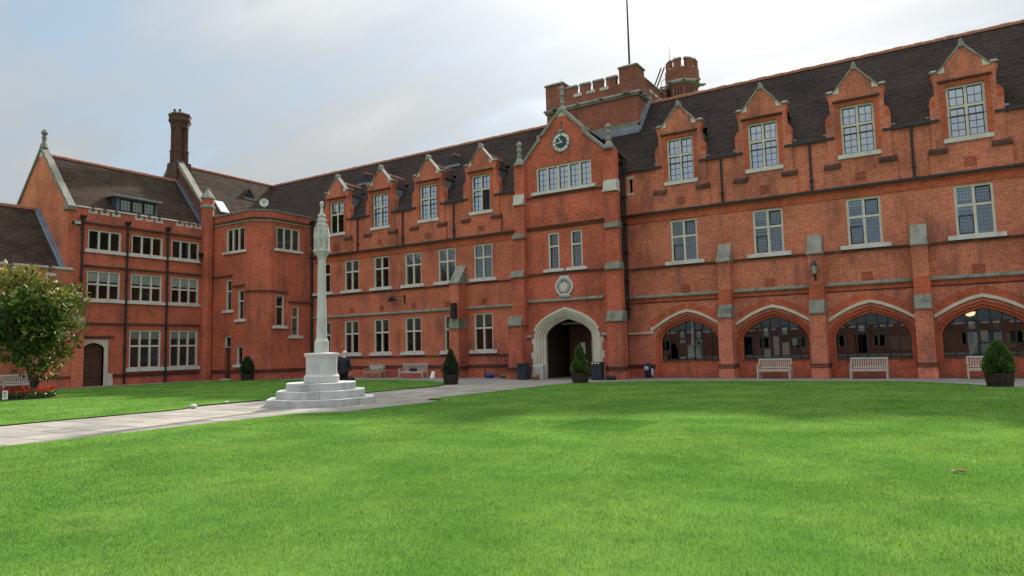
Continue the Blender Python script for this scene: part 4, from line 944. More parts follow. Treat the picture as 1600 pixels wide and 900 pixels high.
    def oval(rx, rz, n=36): return [(x + rx * math.cos(2 * math.pi * k / n), z + rz * math.sin(2 * math.pi * k / n)) for k in range(n)]
    cr = MB().prism(F, oval(.56, .54), -.05, .06).fbox(F, x - .30, x + .30, z + .40, z + .60, -.05, .065).fbox(F, x - .34, x + .34, z - .58, z - .46, -.05, .062).build('crest', M['stone_white'], GT, bevel=.01)
    n = 36; rg = MB(); rg.ring(F, (oval(.55, .53) + [oval(.55, .53)[0]])[::-1], (oval(.45, .43) + [oval(.45, .43)[0]])[::-1], .05, .10); rg.build('crest_rim', M['stone_white'], cr)
    MB().prism(F, [(x - .24, z + .16), (x - .24, z - .05), (x - .14, z - .22), (x, z - .33), (x + .14, z - .22), (x + .24, z - .05), (x + .24, z + .16)], .055, .12).build('shield', M['stone'], cr, bevel=.015)
    wr = MB()
    for s in (-1, 1):
        L = [(s * .30, .22), (s * .36, .05), (s * .34, -.14), (s * .24, -.29), (s * .08, -.38)]
        wr.tube([F.p(x + a, z + b, .075) for a, b in L], .035, 6)
    wr.tube([F.p(x - .20, z + .20, .075), F.p(x - .12, z + .33, .085), F.p(x, z + .36, .09), F.p(x + .12, z + .31, .085), F.p(x + .22, z + .22, .075)], .04, 6)
    wr.build('wreath', M['crest_relief'], cr, smooth=True)
build_gate()

# ------------------------------------------------------------------ battlemented tower behind the gate
RT = thing('rear_tower', 'square brick tower with battlements rising behind the gate roof', 'building', (-18.15, 41.4, 11))
def merlon_wall(parent, F, u0, u1, z0, zc, zm, items, th, brick, stone='stone_lichen', lip=True):
    """parapet: wall to zc, merlons (u0, u1) up to zm with sloping stone caps, stone sills between"""
    mb = MB(); mb.fbox(F, u0, u1, z0, zc, -th, 0)
    for a, b in items: mb.fbox(F, a, b, zc, zm - .2, -th, 0)
    o = mb.build('parapet', M[brick], parent)
    for a, b in items:
        MB().fbox(F, a - .03, b + .03, zm - .2, zm - .12, -th - .03, .045).wedge(F, a - .03, b + .03, zm - .12, zm, .045, -.08, -th - .03).build('merlon_cap', M[stone], o, bevel=.01)
    for (a, b), (c, d) in zip(items, items[1:]):
        MB().fbox(F, b - .05 - .1 * lip, c + .05 + .1 * lip, zc - .16, zc + .03, -th - .02, .03).build('crenel_sill', M['stone_sill' if lip else stone], o)
    return o
def build_rear():
    x0, x1, y0, y1 = -21.26, -15.05, 38.3, 44.4
    MB().box(x0, x1, y0, y1, 11.0, 16.75).build('wall', M['brick_tower'], RT)
    FR = Fr((0, y0, 0), (1, 0, 0), (0, -1, 0)); FS = Fr((x1, 0, 0), (0, 1, 0), (1, 0, 0)); FL = Fr((x0, 0, 0), (0, -1, 0), (-1, 0, 0)); FB = Fr((0, y1, 0), (-1, 0, 0), (0, 1, 0))
    def mer(a, b, n, w): 
        g = (b - a) / n; return [(a + g * (i + .5) - w / 2, a + g * (i + .5) + w / 2) for i in range(n)]
    for F, a, b in ((FR, x0, x1), (FS, y0, y1), (FL, -y1, -y0), (FB, -x1, -x0)):
        fr = F is FR or F is FB
        c0, c1 = a + 1.18, b - 1.08
        e = .002 if fr else .0
        it = [(a + (.06 if not fr else .06), c0)] + [(p, q) for p, q in mer(c0 + .16, c1 - .16, 4 if fr else 4, .62)] + [(c1, b - .06)]
        par = merlon_wall(RT, F, a + (0 if fr else .36), b - (0 if fr else .36), 16.95, 17.55, 18.22, [(max(p, a + (0 if fr else .36)), min(q, b - (0 if fr else .36))) for p, q in it[1:-1]], .36, 'brick_tower')
        st = MB(); st.fbox(F, a - (.16 if fr else -.001), b + (.16 if fr else -.001), 16.75, 16.84, -.3, .16); st.wedge(F, a - .12 if fr else a, b + .12 if fr else b, 16.84, 16.96, .158, .0, -.3); st.fbox(F, a - (.1 if fr else -.001), b + (.1 if fr else -.001), 16.64, 16.748, -.05, .10)
        st.build('string_course', M['stone_weathered'], RT)
        for k in range(4):
            u = a + (b - a) * (k + .5) / 4; MB().tube([F.p(u, 16.80, .08), F.p(u, 16.82, .22), F.p(u, 16.88, .33)], [.10, .085, .05], 6).build('gargoyle', M['stone_lichen'], RT)
    for i, (xa, xb, ya, yb) in enumerate(((x0, x0 + 1.2, y0, y0 + 1.2), (x1 - 1.1, x1, y0, y0 + 1.1), (x0, x0 + 1.2, y1 - 1.2, y1), (x1 - 1.1, x1, y1 - 1.1, y1))):
        p = MB().box(xa - .03, xb + .03, ya - .03, yb + .03, 16.96, 18.45).build('corner_pier', M['brick_tower'], RT)
        cp = MB(); cp.box(xa - .09, xb + .09, ya - .09, yb + .09, 18.45, 18.56); cp.add([(xa - .08, ya - .08, 18.56), (xb + .08, ya - .08, 18.56), (xb + .08, yb + .08, 18.56), (xa - .08, yb + .08, 18.56), (xa + .2, ya + .2, 18.72), (xb - .2, ya + .2, 18.72), (xb - .2, yb - .2, 18.72), (xa + .2, yb - .2, 18.72)], [(0, 1, 5, 4), (1, 2, 6, 5), (2, 3, 7, 6), (3, 0, 4, 7), (4, 5, 6, 7)])
        cp.build('pier_cap', M['stone_lichen'], p, bevel=.012)
        g_ = MB(); g_.tube([((xa + xb) / 2, ya - .1, 16.8), ((xa + xb) / 2, ya - .30, 16.78), ((xa + xb) / 2, ya - .42, 16.86)], [.13, .11, .07], 7); g_.build('gargoyle', M['stone_lichen'], p, smooth=True)
    MB().box(x0 + .4, x1 - .4, y0 + .4, y1 - .4, 16.7, 17.0).build('flat_roof', M['lead_dark'], RT)
    # flashing where the tiles meet the tower
    fl = MB(); zf = roof_z(y0) ; fl.box(x0 + .002, x1 + .05, y0 - .10, y0 - .002, zf - .12, zf + .32); fl.build('lead_flashing', M['lead'], RT)
    MB().box(x0 + .1, x1 + .12, y0 - .06, y0 - .001, zf + .33, zf + .60).build('stone_offset', M['stone_lichen'], RT)
    MB().add([(x1, y0 - .06, zf + .05), (x1 + .16, y0 - .06, zf + .02), (x1 + .16, 40.2, RIDGE_Z + .12), (x1, 40.2, RIDGE_Z + .2), (x1, y0 - .06, zf + .5), (x1 + .1, y0 - .06, zf + .5), (x1 + .1, 40.2, RIDGE_Z + .55), (x1, 40.2, RIDGE_Z + .55)], [(0, 1, 2, 3), (4, 5, 6, 7), (0, 1, 5, 4), (1, 2, 6, 5), (2, 3, 7, 6), (3, 0, 4, 7)]).build('lead_flashing', M['lead'], RT)
    vent(RT, FR, -17.85, 16.1, .36, .36)
    # television aerial
    a = MB(); a.tube([(-14.8, 41.8, 17.4), (-14.8, 41.8, 18.55)], .018, 6); a.tube([(-14.8, 41.8, 18.5), (-13.6, 41.5, 18.75)], .014, 6)
    for k in range(9):
        p = Vector((-14.75, 41.79, 18.51)).lerp(Vector((-13.6, 41.5, 18.75)), k / 8); a.tube([p + Vector((-.03, -.14, 0)), p + Vector((.03, .14, 0))], .009, 4)
    a.build('aerial', M['iron'], RT)
build_rear()
FP = thing('flagpole', 'tall thin bare flagpole standing on the battlemented tower', 'flagpole', (-16.38, 40.5, 16.9))
MB().lathe((-16.38, 40.5, 0), [(.07, 16.9), (.065, 20.0), (.05, 24.0), (.04, 27.5)], 10).build('pole', M['iron'], FP)
MB().lathe((-16.38, 40.5, 0), [(.03, 27.5), (.10, 27.56), (.12, 27.66), (.08, 27.76), (.01, 27.8)], 10).build('ball', M['brass'], FP)
TT = thing('stair_turret', 'octagonal brick turret with battlements at back of the square tower', 'turret', (-14.2, 44.2, 12))
def build_turret():
    cx, cy = -14.2, 44.2; ph = R_(22.5)
    MB().lathe((cx, cy, 0), [(1.0, 12.0), (1.0, 18.65)], 8, ph).build('wall', M['brick_tower'], TT)
    MB().lathe((cx, cy, 0), [(1.02, 18.62), (1.22, 18.74), (1.22, 18.84), (1.13, 18.96), (1.10, 18.98)], 8, ph).build('string_course', M['stone_weathered'], TT)
    MB().lathe((cx, cy, 0), [(1.10, 18.96), (1.10, 19.75)], 8, ph).build('parapet', M['brick_tower'], TT)
    for k in range(8):
        a = k * math.pi / 4; nx, ny = math.cos(a), math.sin(a); ap = 1.10 * math.cos(math.pi / 8)
        F = Fr((cx + nx * ap, cy + ny * ap, 0), (-ny, nx, 0), (nx, ny, 0)); h = .22
        m = MB().fbox(F, -h, h, 19.75, 20.30, -.26, .003).build('merlon', M['brick_tower'], TT)
        MB().wedge(F, -h - .03, h + .03, 20.30, 20.44, .04, -.05, -.30).build('merlon_cap', M['stone_lichen'], m)
        MB().fbox(F, h + .02, h + .13, 19.74, 19.84, -.2, .02).build('crenel_sill', M['stone_sill'], m)
        ap2 = 1.0 * math.cos(math.pi / 8); F2 = Fr((cx + nx * ap2, cy + ny * ap2, 0), (-ny, nx, 0), (nx, ny, 0))
        sl = MB()
        for u in (-.2, .0, .2): sl.prism(F2, [(u - .05, 17.2), (u + .05, 17.2), (u + .05, 18.35), (u, 18.48), (u - .05, 18.35)], -.05, .006)
        sl.build('arcade_slot_shade', M['iron'], TT)  # dark slabs on the wall face paint the shade of the slots
        gp = Vector((cx + math.cos(a + ph) * 1.2, cy + math.sin(a + ph) * 1.2, 18.8)); q = Vector((math.cos(a + ph), math.sin(a + ph), 0))
        MB().tube([gp, gp + q * .16, gp + q * .30 + Vector((0, 0, .04))], [.1, .09, .05], 6).build('gargoyle', M['stone_lichen'], TT)
    MB().lathe((cx, cy, 0), [(.8, 19.0), (.8, 19.5)], 8, ph).build('flat_roof', M['lead_dark'], TT)
    MB().lathe((cx - .7, cy - .3, 0), [(.018, 19.5), (.010, 21.6)], 6).build('lightning_rod', M['iron'], TT)
    s = MB()
    for dx in (0, .22): s.tube([(cx - 2.0 + dx, cy - 1.6, 17.2), (cx - 1.1 + dx, cy - .9, 20.0)], .045, 6)
    s.build('ladder', M['iron'], TT)
build_turret()

# ------------------------------------------------------------------ canted stair block in the corner
SB = thing('stair_block', 'flat topped red brick stair block with canted corner beside the left wing', 'building', (-43, 33, 0))
def build_corner():
    A, B = Vector((-41.15, 31.15, 0)), Vector((-40.3, 32.1, 0)); U = (B - A).normalized(); L = (B - A).length
    CH = Fr(A, U, (U.y, -U.x, 0)); H = 11.62
    w1 = [(-44.05, -41.97, 9.15, 10.82), (-44.0, -43.36, 4.95, 7.14), (-42.65, -42.0, 4.25, 6.34), (-42.72, -42.05, 1.07, 2.38)]
    w2 = [(32.55, 34.67, 9.22, 10.83), (32.52, 33.25, 3.75, 5.92), (33.9, 34.58, 3.05, 5.18)]
    mb = MB()
    wall_mesh(mb, C1, -46.3, -41.15, 0, H, [rect(*w) for w in w1] + [rect(-44.08, -43.38, 0.08, 3.1)], 0, .3)
    wall_mesh(mb, C2, 32.1, 35.69, 0, H, [rect(*w) for w in w2], 0, .3)
    wall_mesh(mb, CH, 0, L, 0, H, [], 0, .3)
    mb.build('wall', M['brick_red'], SB, fix=False)
    ins = MB(); ins.box(-46.2, -42.6, 33.2, 35.6, 0, H); ins.box(-46.25, -46.2, 31.4, 33.2, 0, H); ins.box(-46.2, -41.6, 31.6, 35.4, 3.55, 3.65); ins.box(-46.2, -41.6, 31.6, 35.4, 8.2, 8.3); ins.build('interior_floor', M['plaster'], SB)
    MB().add([(-46.3, 31.3, 11.45), (-41.2, 31.3, 11.45), (-40.45, 32.15, 11.45), (-40.45, 36.0, 11.45), (-46.3, 36.0, 11.45)], [(0, 1, 2, 3, 4)]).build('flat_roof', M['lead_dark'], SB, fix=False)
    rim = MB()
    def band(z0, z1, d, back=-.25, mbx=None):
        k = d * .38
        outer = [Vector((-46.3, 31.15 - d, 0)), Vector((-41.15 - k * .1 + k, 31.15 - d, 0)), Vector((-40.3 + d, 32.1 - k, 0)), Vector((-40.3 + d, 35.69, 0))]
        inner = [Vector((-46.3, 31.15 - back, 0)), Vector((-41.15 + back * .38, 31.15 - back, 0)), Vector((-40.3 + back, 32.1 - back * .38, 0)), Vector((-40.3 + back, 35.69, 0))]
        for i in range(3):
            q = [outer[i], outer[i + 1], inner[i + 1], inner[i]]
            mbx.add([v + Vector((0, 0, z0)) for v in q] + [v + Vector((0, 0, z1)) for v in q], [(3, 2, 1, 0), (4, 5, 6, 7), (0, 1, 5, 4), (1, 2, 6, 5), (2, 3, 7, 6), (3, 0, 4, 7)])
    r = MB(); band(11.62, 11.86, .003, -.28, r); r.build('parapet', M['brick_red'], SB)
    r = MB(); band(11.86, 11.97, .06, -.33, r); r.build('coping', M['stone_lichen'], SB)
    r = MB(); band(11.14, 11.22, .07, -.05, r); r.build('string_course', M['stone'], SB)
    r = MB(); band(11.22, 11.38, .14, -.05, r); r.build('cornice', M['brick_string'], SB)
    r = MB(); band(.62, .72, .07, -.05, r); band(.50, .57, .06, -.05, r); r.build('plinth_moulding', M['brick_string'], SB)
    q = MB()
    for z, u0, u1, F in ((7.36, -45.5, -43.28, C1), (6.58, -43.26, -41.88, C1), (6.12, -41.86, -41.15, C1), (6.12, 32.1, 33.58, C2), (5.42, 33.61, 35.55, C2), (6.12, 0, L, CH)): string(q, F, u0, u1, z, z + .13, .09, .5)
    q.build('string_course', M['brick_string'], SB)
    g1 = dict(casements=False, glass='glass_plain')
    window(SB, C1, *w1[0], 3, (), .1, .11, sill=(.28, .17, .12), **g1); window(SB, C2, *w2[0], 3, (), .1, .11, sill=(.22, .17, .12), blinds=[(0, 0, 1, 'blind_grey'), (1, 0, .95, 'blind_grey'), (2, 0, 1, 'blind_grey')], **g1)
    for w in w1[1:3]: window(SB, C1, *w, 1, (w[2] + (w[3] - w[2]) * .62,), .09, .09, sill=(.28, .18, .12), **g1)
    for w in w2[1:]: window(SB, C2, *w, 1, (w[2] + (w[3] - w[2]) * .62,), .09, .09, sill=(.3, .2, .12), **g1)
    window(SB, C1, *w1[3], 1, (), .09, .09, sill=(.3, .17, .12), **g1)
    d = MB().fbox(C1, -44.0, -43.46, .08, 2.25, -.22, -.16).build('door', M['oak_door'], SB); window(SB, C1, -44.08, -43.38, 2.3, 3.1, 1, (), .08, .08, sill=None, **g1)
    MB().fbox(C1, -44.2, -43.3, 0, .1, -.3, .3).build('door_step', M['stone_step'], SB)
    # pier turret with conical cap
    cx, cy = -45.85, 30.85
    t = MB().lathe((cx, cy, 0), [(.43, 0), (.43, 13.25)], 8, R_(22.5)).build('pier', M['brick_red'], SB)
    MB().lathe((cx, cy, 0), [(.44, 12.5), (.51, 12.56), (.51, 12.68), (.44, 12.76)], 8, R_(22.5)).build('stone_ring', M['stone_weathered'], t)
    MB().lathe((cx, cy, 0), [(.44, 13.2), (.52, 13.25), (.50, 13.34), (.34, 13.62), (.12, 13.92), (.10, 13.97), (.12, 14.0), (.02, 14.1)], 8, R_(22.5)).build('cap', M['stone_weathered'], t)
    downpipe(SB, LEFT, 30.33, 8.5, 8.9, .1, .05)
build_corner()
SD = thing('satellite_dish', 'round pale satellite dish on the parapet of the stair block', 'satellite dish', (-40.85, 31.85, 11.97))
def build_dish():
    c = Vector((-40.80, 31.85, 12.45)); n = Vector((.76, -.62, .12)).normalized(); a = n.cross(Vector((0, 0, 1))).normalized(); b = a.cross(n)
    mb = MB(); rings = 5; seg = 20; vs = []; fs = []
    for i in range(rings + 1):
        r = .31 * i / rings
        for k in range(seg):
            t = 2 * math.pi * k / seg; vs.append(c + a * r * math.cos(t) + b * r * math.sin(t) + n * (r * r * .9))
    for i in range(rings):
        for k in range(seg): fs.append((i * seg + k, i * seg + (k + 1) % seg, (i + 1) * seg + (k + 1) % seg, (i + 1) * seg + k))
    mb.add(vs, fs); o = mb.build('reflector', M['dish'], SD, smooth=True, fix=False); sm = o.modifiers.new('solid', 'SOLIDIFY'); sm.thickness = .012
    MB().tube([c - b * .28 + n * .06, c + n * .34 - b * .05], .012, 6).tube([c + n * .36 - b * .03, c + n * .28 - b * .06], .04, 8).build('feed_arm', M['iron'], SD)
    MB().tube([c - n * .05, c - n * .12 - Vector((0, 0, .5))], .025, 8).build('mast', M['lead'], SD)
build_dish()

# ------------------------------------------------------------------ left-hand block
CB = thing('classroom_block', 'three storey red brick block at left with steep gable and lead dormer', 'building', (-49, 26, 0))
def build_block():
    F = LEFT; y0, y1 = 21.4, 31.15
    cols = [(22.6, 24.7), (25.38, 27.56), (28.19, 30.31)]
    holes = [rect(a, b, 8.66, 9.95) for a, b in cols] + [rect(a, b, 5.5, 7.32) for a, b in cols] + [rect(a, b, 1.06, 3.57) for a, b in cols[1:]] + [rect(30.62, 31.06, 1.05, 3.0)]
    door = arch_pts(.64, 2.35, 2.74, 23.13)
    holes.append(dict(u0=22.49, u1=23.77, bot=.02, top=door))
    wall_mesh(MB(), F, y0, y1, 0, 10.42, holes, 0, .3).build('wall', M['brick_red'], CB, fix=False)
    GA = Fr((0, y0, 0), (1, 0, 0), (0, -1, 0))
    wall_mesh(MB(), GA, -53.6, -46.0, 0, [(-53.6, 11.1), (-49.8, 15.35), (-46.0, 11.1)], [], 0, .3).build('gable_wall', M['brick_gable'], CB, fix=False)
    # parapet with small stone-lined notches
    nt = [22.86, 23.60, 24.33, 25.83, 26.56, 27.26, 28.77, 29.50, 30.20]
    p = MB(); p.fbox(F, y0 + .004, y1, 10.42, 11.06, -.32, 0); edges = [y0 + .004] + [q for c in nt for q in (c - .12, c + .12)] + [y1]
    for a, b in zip(edges[::2], edges[1::2]): p.fbox(F, a, b, 11.06, 11.26, -.32, 0)
    pp = p.build('parapet', M['brick_red'], CB)
    for a, b in zip(edges[::2], edges[1::2]): MB().wedge(F, a - .02, b + .02, 11.26, 11.37, .06, -.03, -.36).build('coping', M['stone_lichen'], pp)
    for c in nt: MB().fbox(F, c - .27, c + .27, 10.96, 11.08, -.30, .02).fbox(F, c - .27, c - .121, 11.08, 11.2, -.3, .014).fbox(F, c + .121, c + .27, 11.08, 11.2, -.3, .014).build('crenel_sill', M['stone_sill'], pp)
    st = MB(); string(st, F, y0 + .9, y1 - .2, 10.28, 10.44, .13, .5); string(st, F, y0 + .9, 30.75, 7.54, 7.68, .11, .5); string(st, F, y0, y1 - .1, 3.90, 4.02, .10, .5); string(st, F, 24.3, y1, .62, .72, .08, .5); string(st, F, 24.3, y1, .50, .57, .07, .5)
    st.build('string_course', M['brick_string'], CB)
    for q in ((22.4, 30.62, 8.45, 8.655), (22.4, 30.6, 5.29, 5.495), (25.15, 30.55, .82, 1.055)): MB().wedge(F, *q, .10, .07, -.25).build('sill_band', M['stone_sill'], CB)
    for i, (a, b) in enumerate(cols):
        window(CB, F, a, b, 8.66, 9.95, 3, (), .10, .11, glass='glass_plain', sill=None, casements=False)
        window(CB, F, a, b, 5.5, 7.32, 3, (6.45,), .10, .11, glass='glass_plain', sill=None, casements=False, blinds=[(k, 1, .82, 'blind') for k in range(3)])
        if i: window(CB, F, a, b, 1.06, 3.57, 3, (2.5,), .11, .12, bars=(5, (9, 6), .010), glass='glass_plain', sill=None, casements=False, blinds=[(k, 1, .55, 'blind') for k in range(3)] + [(2, 0, 1.0, 'curtain_purple')])
    window(CB, F, 30.62, 31.06, 1.05, 3.0, 1, (2.3,), .08, .09, glass='glass_plain', sill=(.12, .2, .1), casements=False)
    ins = MB(); ins.box(-50.2, -50.1, y0 + .2, 31.0, 0, 11); ins.box(-50.1, -46.35, y0 + .2, 31.0, 4.3, 4.4); ins.box(-50.1, -46.35, y0 + .2, 31.0, 7.9, 8.0); ins.box(-50.1, -46.35, y0 + .2, 31.0, 10.5, 10.6); ins.box(-50.1, -46.35, 30.9, 31.0, 0, 10.5); ins.box(-50.1, -46.35, y0 + .1, y0 + .2, 0, 10.5); ins.build('interior_floor', M['plaster'], CB)
    for (a, z) in ((22.9, 9.86), (25.7, 9.86), (24.0, 7.2)):
        MB().box(-48.6, -48.45, a, a + 1.4, z + .45, z + .5).build('ceiling_light', M['tube_glow'], CB)
    # door
    d = MB()
    for k in range(8): d.fbox(F, 22.5 + k * .158, 22.5 + k * .158 + .152, .03, 2.72, -.26, -.20)
    dd = d.build('door', M['oak_door'], CB); [MB().fbox(F, *q, -.2, -.185).build('hinge', M['iron'], dd) for q in ((22.52, 23.1, 2.0, 2.07), (23.16, 23.74, 2.0, 2.07), (22.52, 23.1, .5, .57), (23.16, 23.74, .5, .57))]
    MB().tube([F.p(23.2, 1.2, -.19), F.p(23.2, 1.32, -.15), F.p(23.2, 1.2, -.13)], .02, 6).build('handle', M['iron'], dd)
    fr = MB(); P1 = [(23.13 - .98, 0)] + [(23.13 - .98, 2.92), (23.13, 2.925), (23.13 + .98, 2.92)] + [(23.13 + .98, 0)]
    fr.ring(F, [(23.13 - .84, 0)] + arch_pts(.84, 2.4, 2.9, 23.13) + [(23.13 + .84, 0)], [(23.13 - .64, 0)] + arch_pts(.64, 2.35, 2.74, 23.13) + [(23.13 + .64, 0)], -.28, .02)
    for s in (-1, 1):
        fr.fbox(F, *sorted((23.13 + s * .84, 23.13 + s * .90)), 0, 2.93, -.1, .015); fr.fbox(F, *sorted((23.13 + s * .85, 23.13 + s * 1.22)), 0, .76, -.1, .05)
        fr.prism(F, [(23.13 + .84, 2.4), (23.13 + .84, 2.93), (23.13, 2.93)] if s > 0 else [(23.13 - .84, 2.4), (23.13, 2.93), (23.13 - .84, 2.93)], -.1, .012)
    fr.build('door_surround', M['stone'], dd)
    hm = MB(); string(hm, F, 22.4, 24.4, 3.06, 3.18, .12, .5); hm.build('hood_mould', M['brick_string'], dd)
    for u in (22.23, 25.06, 27.86): downpipe(CB, F, u, .05, 10.45, .02, .07)
    # roofs
    rf = MB(); tiles(rf, (-46.35, y0 + .1, 11.18), (-46.35, 31.0, 11.18), (-49.8, 31.0, 15.18), (-49.8, y0 + .1, 15.18)); tiles(rf, (-53.4, 31.0, 11.1), (-53.4, y0 + .1, 11.1), (-49.8, y0 + .1, 15.18), (-49.8, 31.0, 15.18))
    r = rf.build('roof', M['tile_left'], CB, fix=False); ridge_tiles(MB(), (-49.8, y0 + .3, 15.18), (-49.8, 30.9, 15.18)).build('ridge_tiles', M['terracotta'], r)
    rf = MB(); tiles(rf, (-46.1, 31.3, 11.72), (-46.1, 35.9, 11.72), (-50.4, 40.2, 16.65), (-50.4, 31.3, 16.65)); tiles(rf, (-54.8, 40.2, 11.6), (-54.8, 31.3, 11.6), (-50.4, 31.3, 16.65), (-50.4, 40.2, 16.65))
    r2 = rf.build('roof', M['tile_left'], CB, fix=False); ridge_tiles(MB(), (-50.4, 31.3, 16.65), (-50.4, 40.2, 16.65)).build('ridge_tiles', M['terracotta'], r2)
    val = MB(); 
    n = 9
    for i in range(n):
        p, q = Vector((-46.1, 35.9, 11.74)).lerp(Vector((-50.4, 40.2, 16.68)), i / n), Vector((-46.1, 35.9, 11.74)).lerp(Vector((-50.4, 40.2, 16.68)), (i + .95) / n); w = Vector((.1, -.1, 0)); up = Vector((0, 0, .04))
        val.add([p - w, p + up, p + w, q - w, q + up, q + w], [(0, 1, 4, 3), (1, 2, 5, 4)])
    val.build('valley_tiles', M['terracotta'], r2, fix=False)
    # cross gable that carries the chimney
    X = Fr((0, 30.95, 0), (1, 0, 0), (0, -1, 0))
    cg = MB(); cg.prism(X, [(-54.8, 11.0), (-46.0, 11.0), (-46.0, 12.15), (-50.4, 17.05), (-54.8, 12.0)], -.4, 0); g_ = cg.build('cross_gable', M['brick_dark'], CB)
    cp = MB(); cp.prism(X, [(-46.0, 12.15), (-45.95, 12.32), (-50.2, 17.25), (-50.4, 17.05)], -.45, .07); cp.prism(X, [(-50.4, 17.05), (-50.6, 17.25), (-54.8, 12.2), (-54.8, 12.0)], -.45, .07); cp.build('coping', M['stone_weathered'], g_)
    fl = MB(); fl.add([(-46.35, 30.93, 11.3), (-49.8, 30.93, 15.28), (-49.8, 30.93, 15.55), (-46.35, 30.93, 11.55), (-46.35, 30.7, 11.24), (-49.8, 30.7, 15.24)], [(0, 1, 2, 3), (0, 4, 5, 1)]); fl.build('lead_flashing', M['lead_dark'], g_, fix=False)
    # gable coping, kneeler and finial
    for s in (-1, 1):
        for k in range(9):
            t0, t1 = k / 9, (k + .97) / 9
            def pt(t, off): return (-49.8 + s * 3.95 * (1 - t), 11.0 + 4.45 * t + off)
            poly = [pt(t0, 0), pt(t0, .26), pt(t1, .26), pt(t1, 0)]; ar_ = sum(poly[i][0] * poly[(i + 1) % 4][1] - poly[(i + 1) % 4][0] * poly[i][1] for i in range(4))
            MB().prism(GA, poly if ar_ > 0 else poly[::-1], -.36, .07 + .004 * (k % 2)).build('coping', M['stone_lichen'], CB)
    MB().prism(GA, [(-50.12, 15.0), (-49.48, 15.0), (-49.8, 15.45)], -.3, .012).build('apex_stone', M['stone'], CB)
    MB().lathe((-49.8, 21.55, 0), [(.26, 15.6), (.2, 15.85), (.13, 16.0), (.12, 16.25), (.17, 16.29), (.12, 16.34), (.12, 16.5), (.2, 16.56), (.2, 16.66), (.1, 16.82), (.03, 16.88)], 10).build('finial', M['stone_lichen'], CB)
    MB().fbox(F, y0 - .12, y0 + .42, 11.0, 11.3, -.5, .12).build('kneeler', M['stone_weathered'], CB, bevel=.02)
    # chimney: clustered octagonal shafts
    cx, cy = -50.35, 31.35
    ch = MB().box(cx - .62, cx + .62, cy - .62, cy + .62, 14.2, 16.75).build('chimney', M['brick_chimney'], CB)
    sh = MB()
    for dx in (-.25, .25):
        for dy in (-.25, .25): sh.lathe((cx + dx, cy + dy, 0), [(.33, 16.74), (.33, 17.6), (.36, 17.65), (.36, 17.75), (.29, 17.82), (.29, 19.45), (.31, 19.6)], 8, R_(22.5))
    sh.build('shaft', M['brick_chimney'], ch)
    cr = MB(); cr.lathe((cx, cy, 0), [(.62, 19.5), (.68, 19.6), (.68, 19.68), (.66, 19.72), (.74, 19.92), (.84, 20.08), (.84, 20.18), (.80, 20.22), (.80, 20.45), (.85, 20.5), (.85, 20.58), (.75, 20.68)], 8, R_(22.5)); cr.build('crown', M['brick_chimney'], ch)
    MB().lathe((cx, cy, 0), [(.84, 20.585), (.84, 20.66), (.70, 20.74)], 8, R_(22.5)).build('crown_slab', M['stone_lichen'], ch)
    for dx, dy in ((-.3, .2), (.3, -.2), (.0, -.45)): MB().lathe((cx + dx, cy + dy, 0), [(.10, 20.7), (.10, 20.98), (.12, 21.0)], 8).build('flue_pot', M['iron'], ch)
    # lead dormer with three casements
    xf = -46.62; DF = Fr((xf, 0, 0), (0, 1, 0), (1, 0, 0))
    dm = MB(); dm.box(-48.3, xf - .03, 24.62, 24.74, 11.3, 12.45); dm.box(-48.3, xf - .03, 27.36, 27.48, 11.3, 12.45); dm.fbox(DF, 24.62, 27.48, 11.3, 11.58, -.1, 0); dm.fbox(DF, 24.62, 24.86, 11.58, 12.45, -.1, 0); dm.fbox(DF, 27.32, 27.48, 11.58, 12.45, -.1, 0); dm.fbox(DF, 24.86, 27.32, 12.38, 12.45, -.1, 0)
    do = dm.build('roof_dormer', M['lead_dark'], CB); MB().box(-46.95, -46.85, 24.7, 27.4, 11.5, 12.4).build('shade_backing', M['interior_dark'], do)  # dark backing sheet stands in for the shade of the room behind
    MB().box(-48.6, xf + .22, 24.35, 27.7, 12.45, 12.58).build('dormer_roof', M['lead'], do, bevel=.02)
    for k in range(3):
        a = 24.90 + k * .81; window(do, DF, a, a + .76, 11.60, 12.36, 1, (), .05, .05, bars=(3, (3,), .02), glass='glass_plain', frame='iron_frame', sill=None, casements=False, d=-.02, thick=.08, name='casement', blinds=[(0, 0, 1.0, 'blind')])
    # rooflight and vent on the far slope
    s_ = (16.65 - 11.72) / 4.3
    def sl_(x, y, o=0.0): return Vector((x + .75 * o, y, 11.72 + (-46.1 - x) * s_ + .65 * o))
    MB().add([sl_(-46.9, 32.6, .03), sl_(-46.9, 33.4, .03), sl_(-47.8, 33.4, .03), sl_(-47.8, 32.6, .03), sl_(-46.9, 32.6, .12), sl_(-46.9, 33.4, .12), sl_(-47.8, 33.4, .12), sl_(-47.8, 32.6, .12)], [(3, 2, 1, 0), (0, 1, 5, 4), (1, 2, 6, 5), (2, 3, 7, 6), (3, 0, 4, 7), (4, 5, 6, 7)]).build('rooflight', M['lead'], r2)
    MB().quad(sl_(-46.97, 32.67, .13), sl_(-46.97, 33.33, .13), sl_(-47.73, 33.33, .13), sl_(-47.73, 32.67, .13)).build('rooflight_pane', M['glass_sky'], r2, fix=False)
    vx, vy = -48.7, 36.6; zz = sl_(vx, vy).z
    MB().add([(vx, vy - .55, zz), (vx, vy + .55, zz), (vx, vy, zz + .8), (vx - .8 / s_, vy, zz + .8)], [(0, 1, 3), (0, 3, 2), (1, 2, 3)]).build('roof_vent', M['tile_left'], r2, fix=False)
    MB().add([(vx + .012, vy - .48, zz + .02), (vx + .012, vy + .48, zz + .02), (vx + .012, vy, zz + .7)], [(0, 1, 2)]).build('louvre', M['iron'], r2, fix=False)
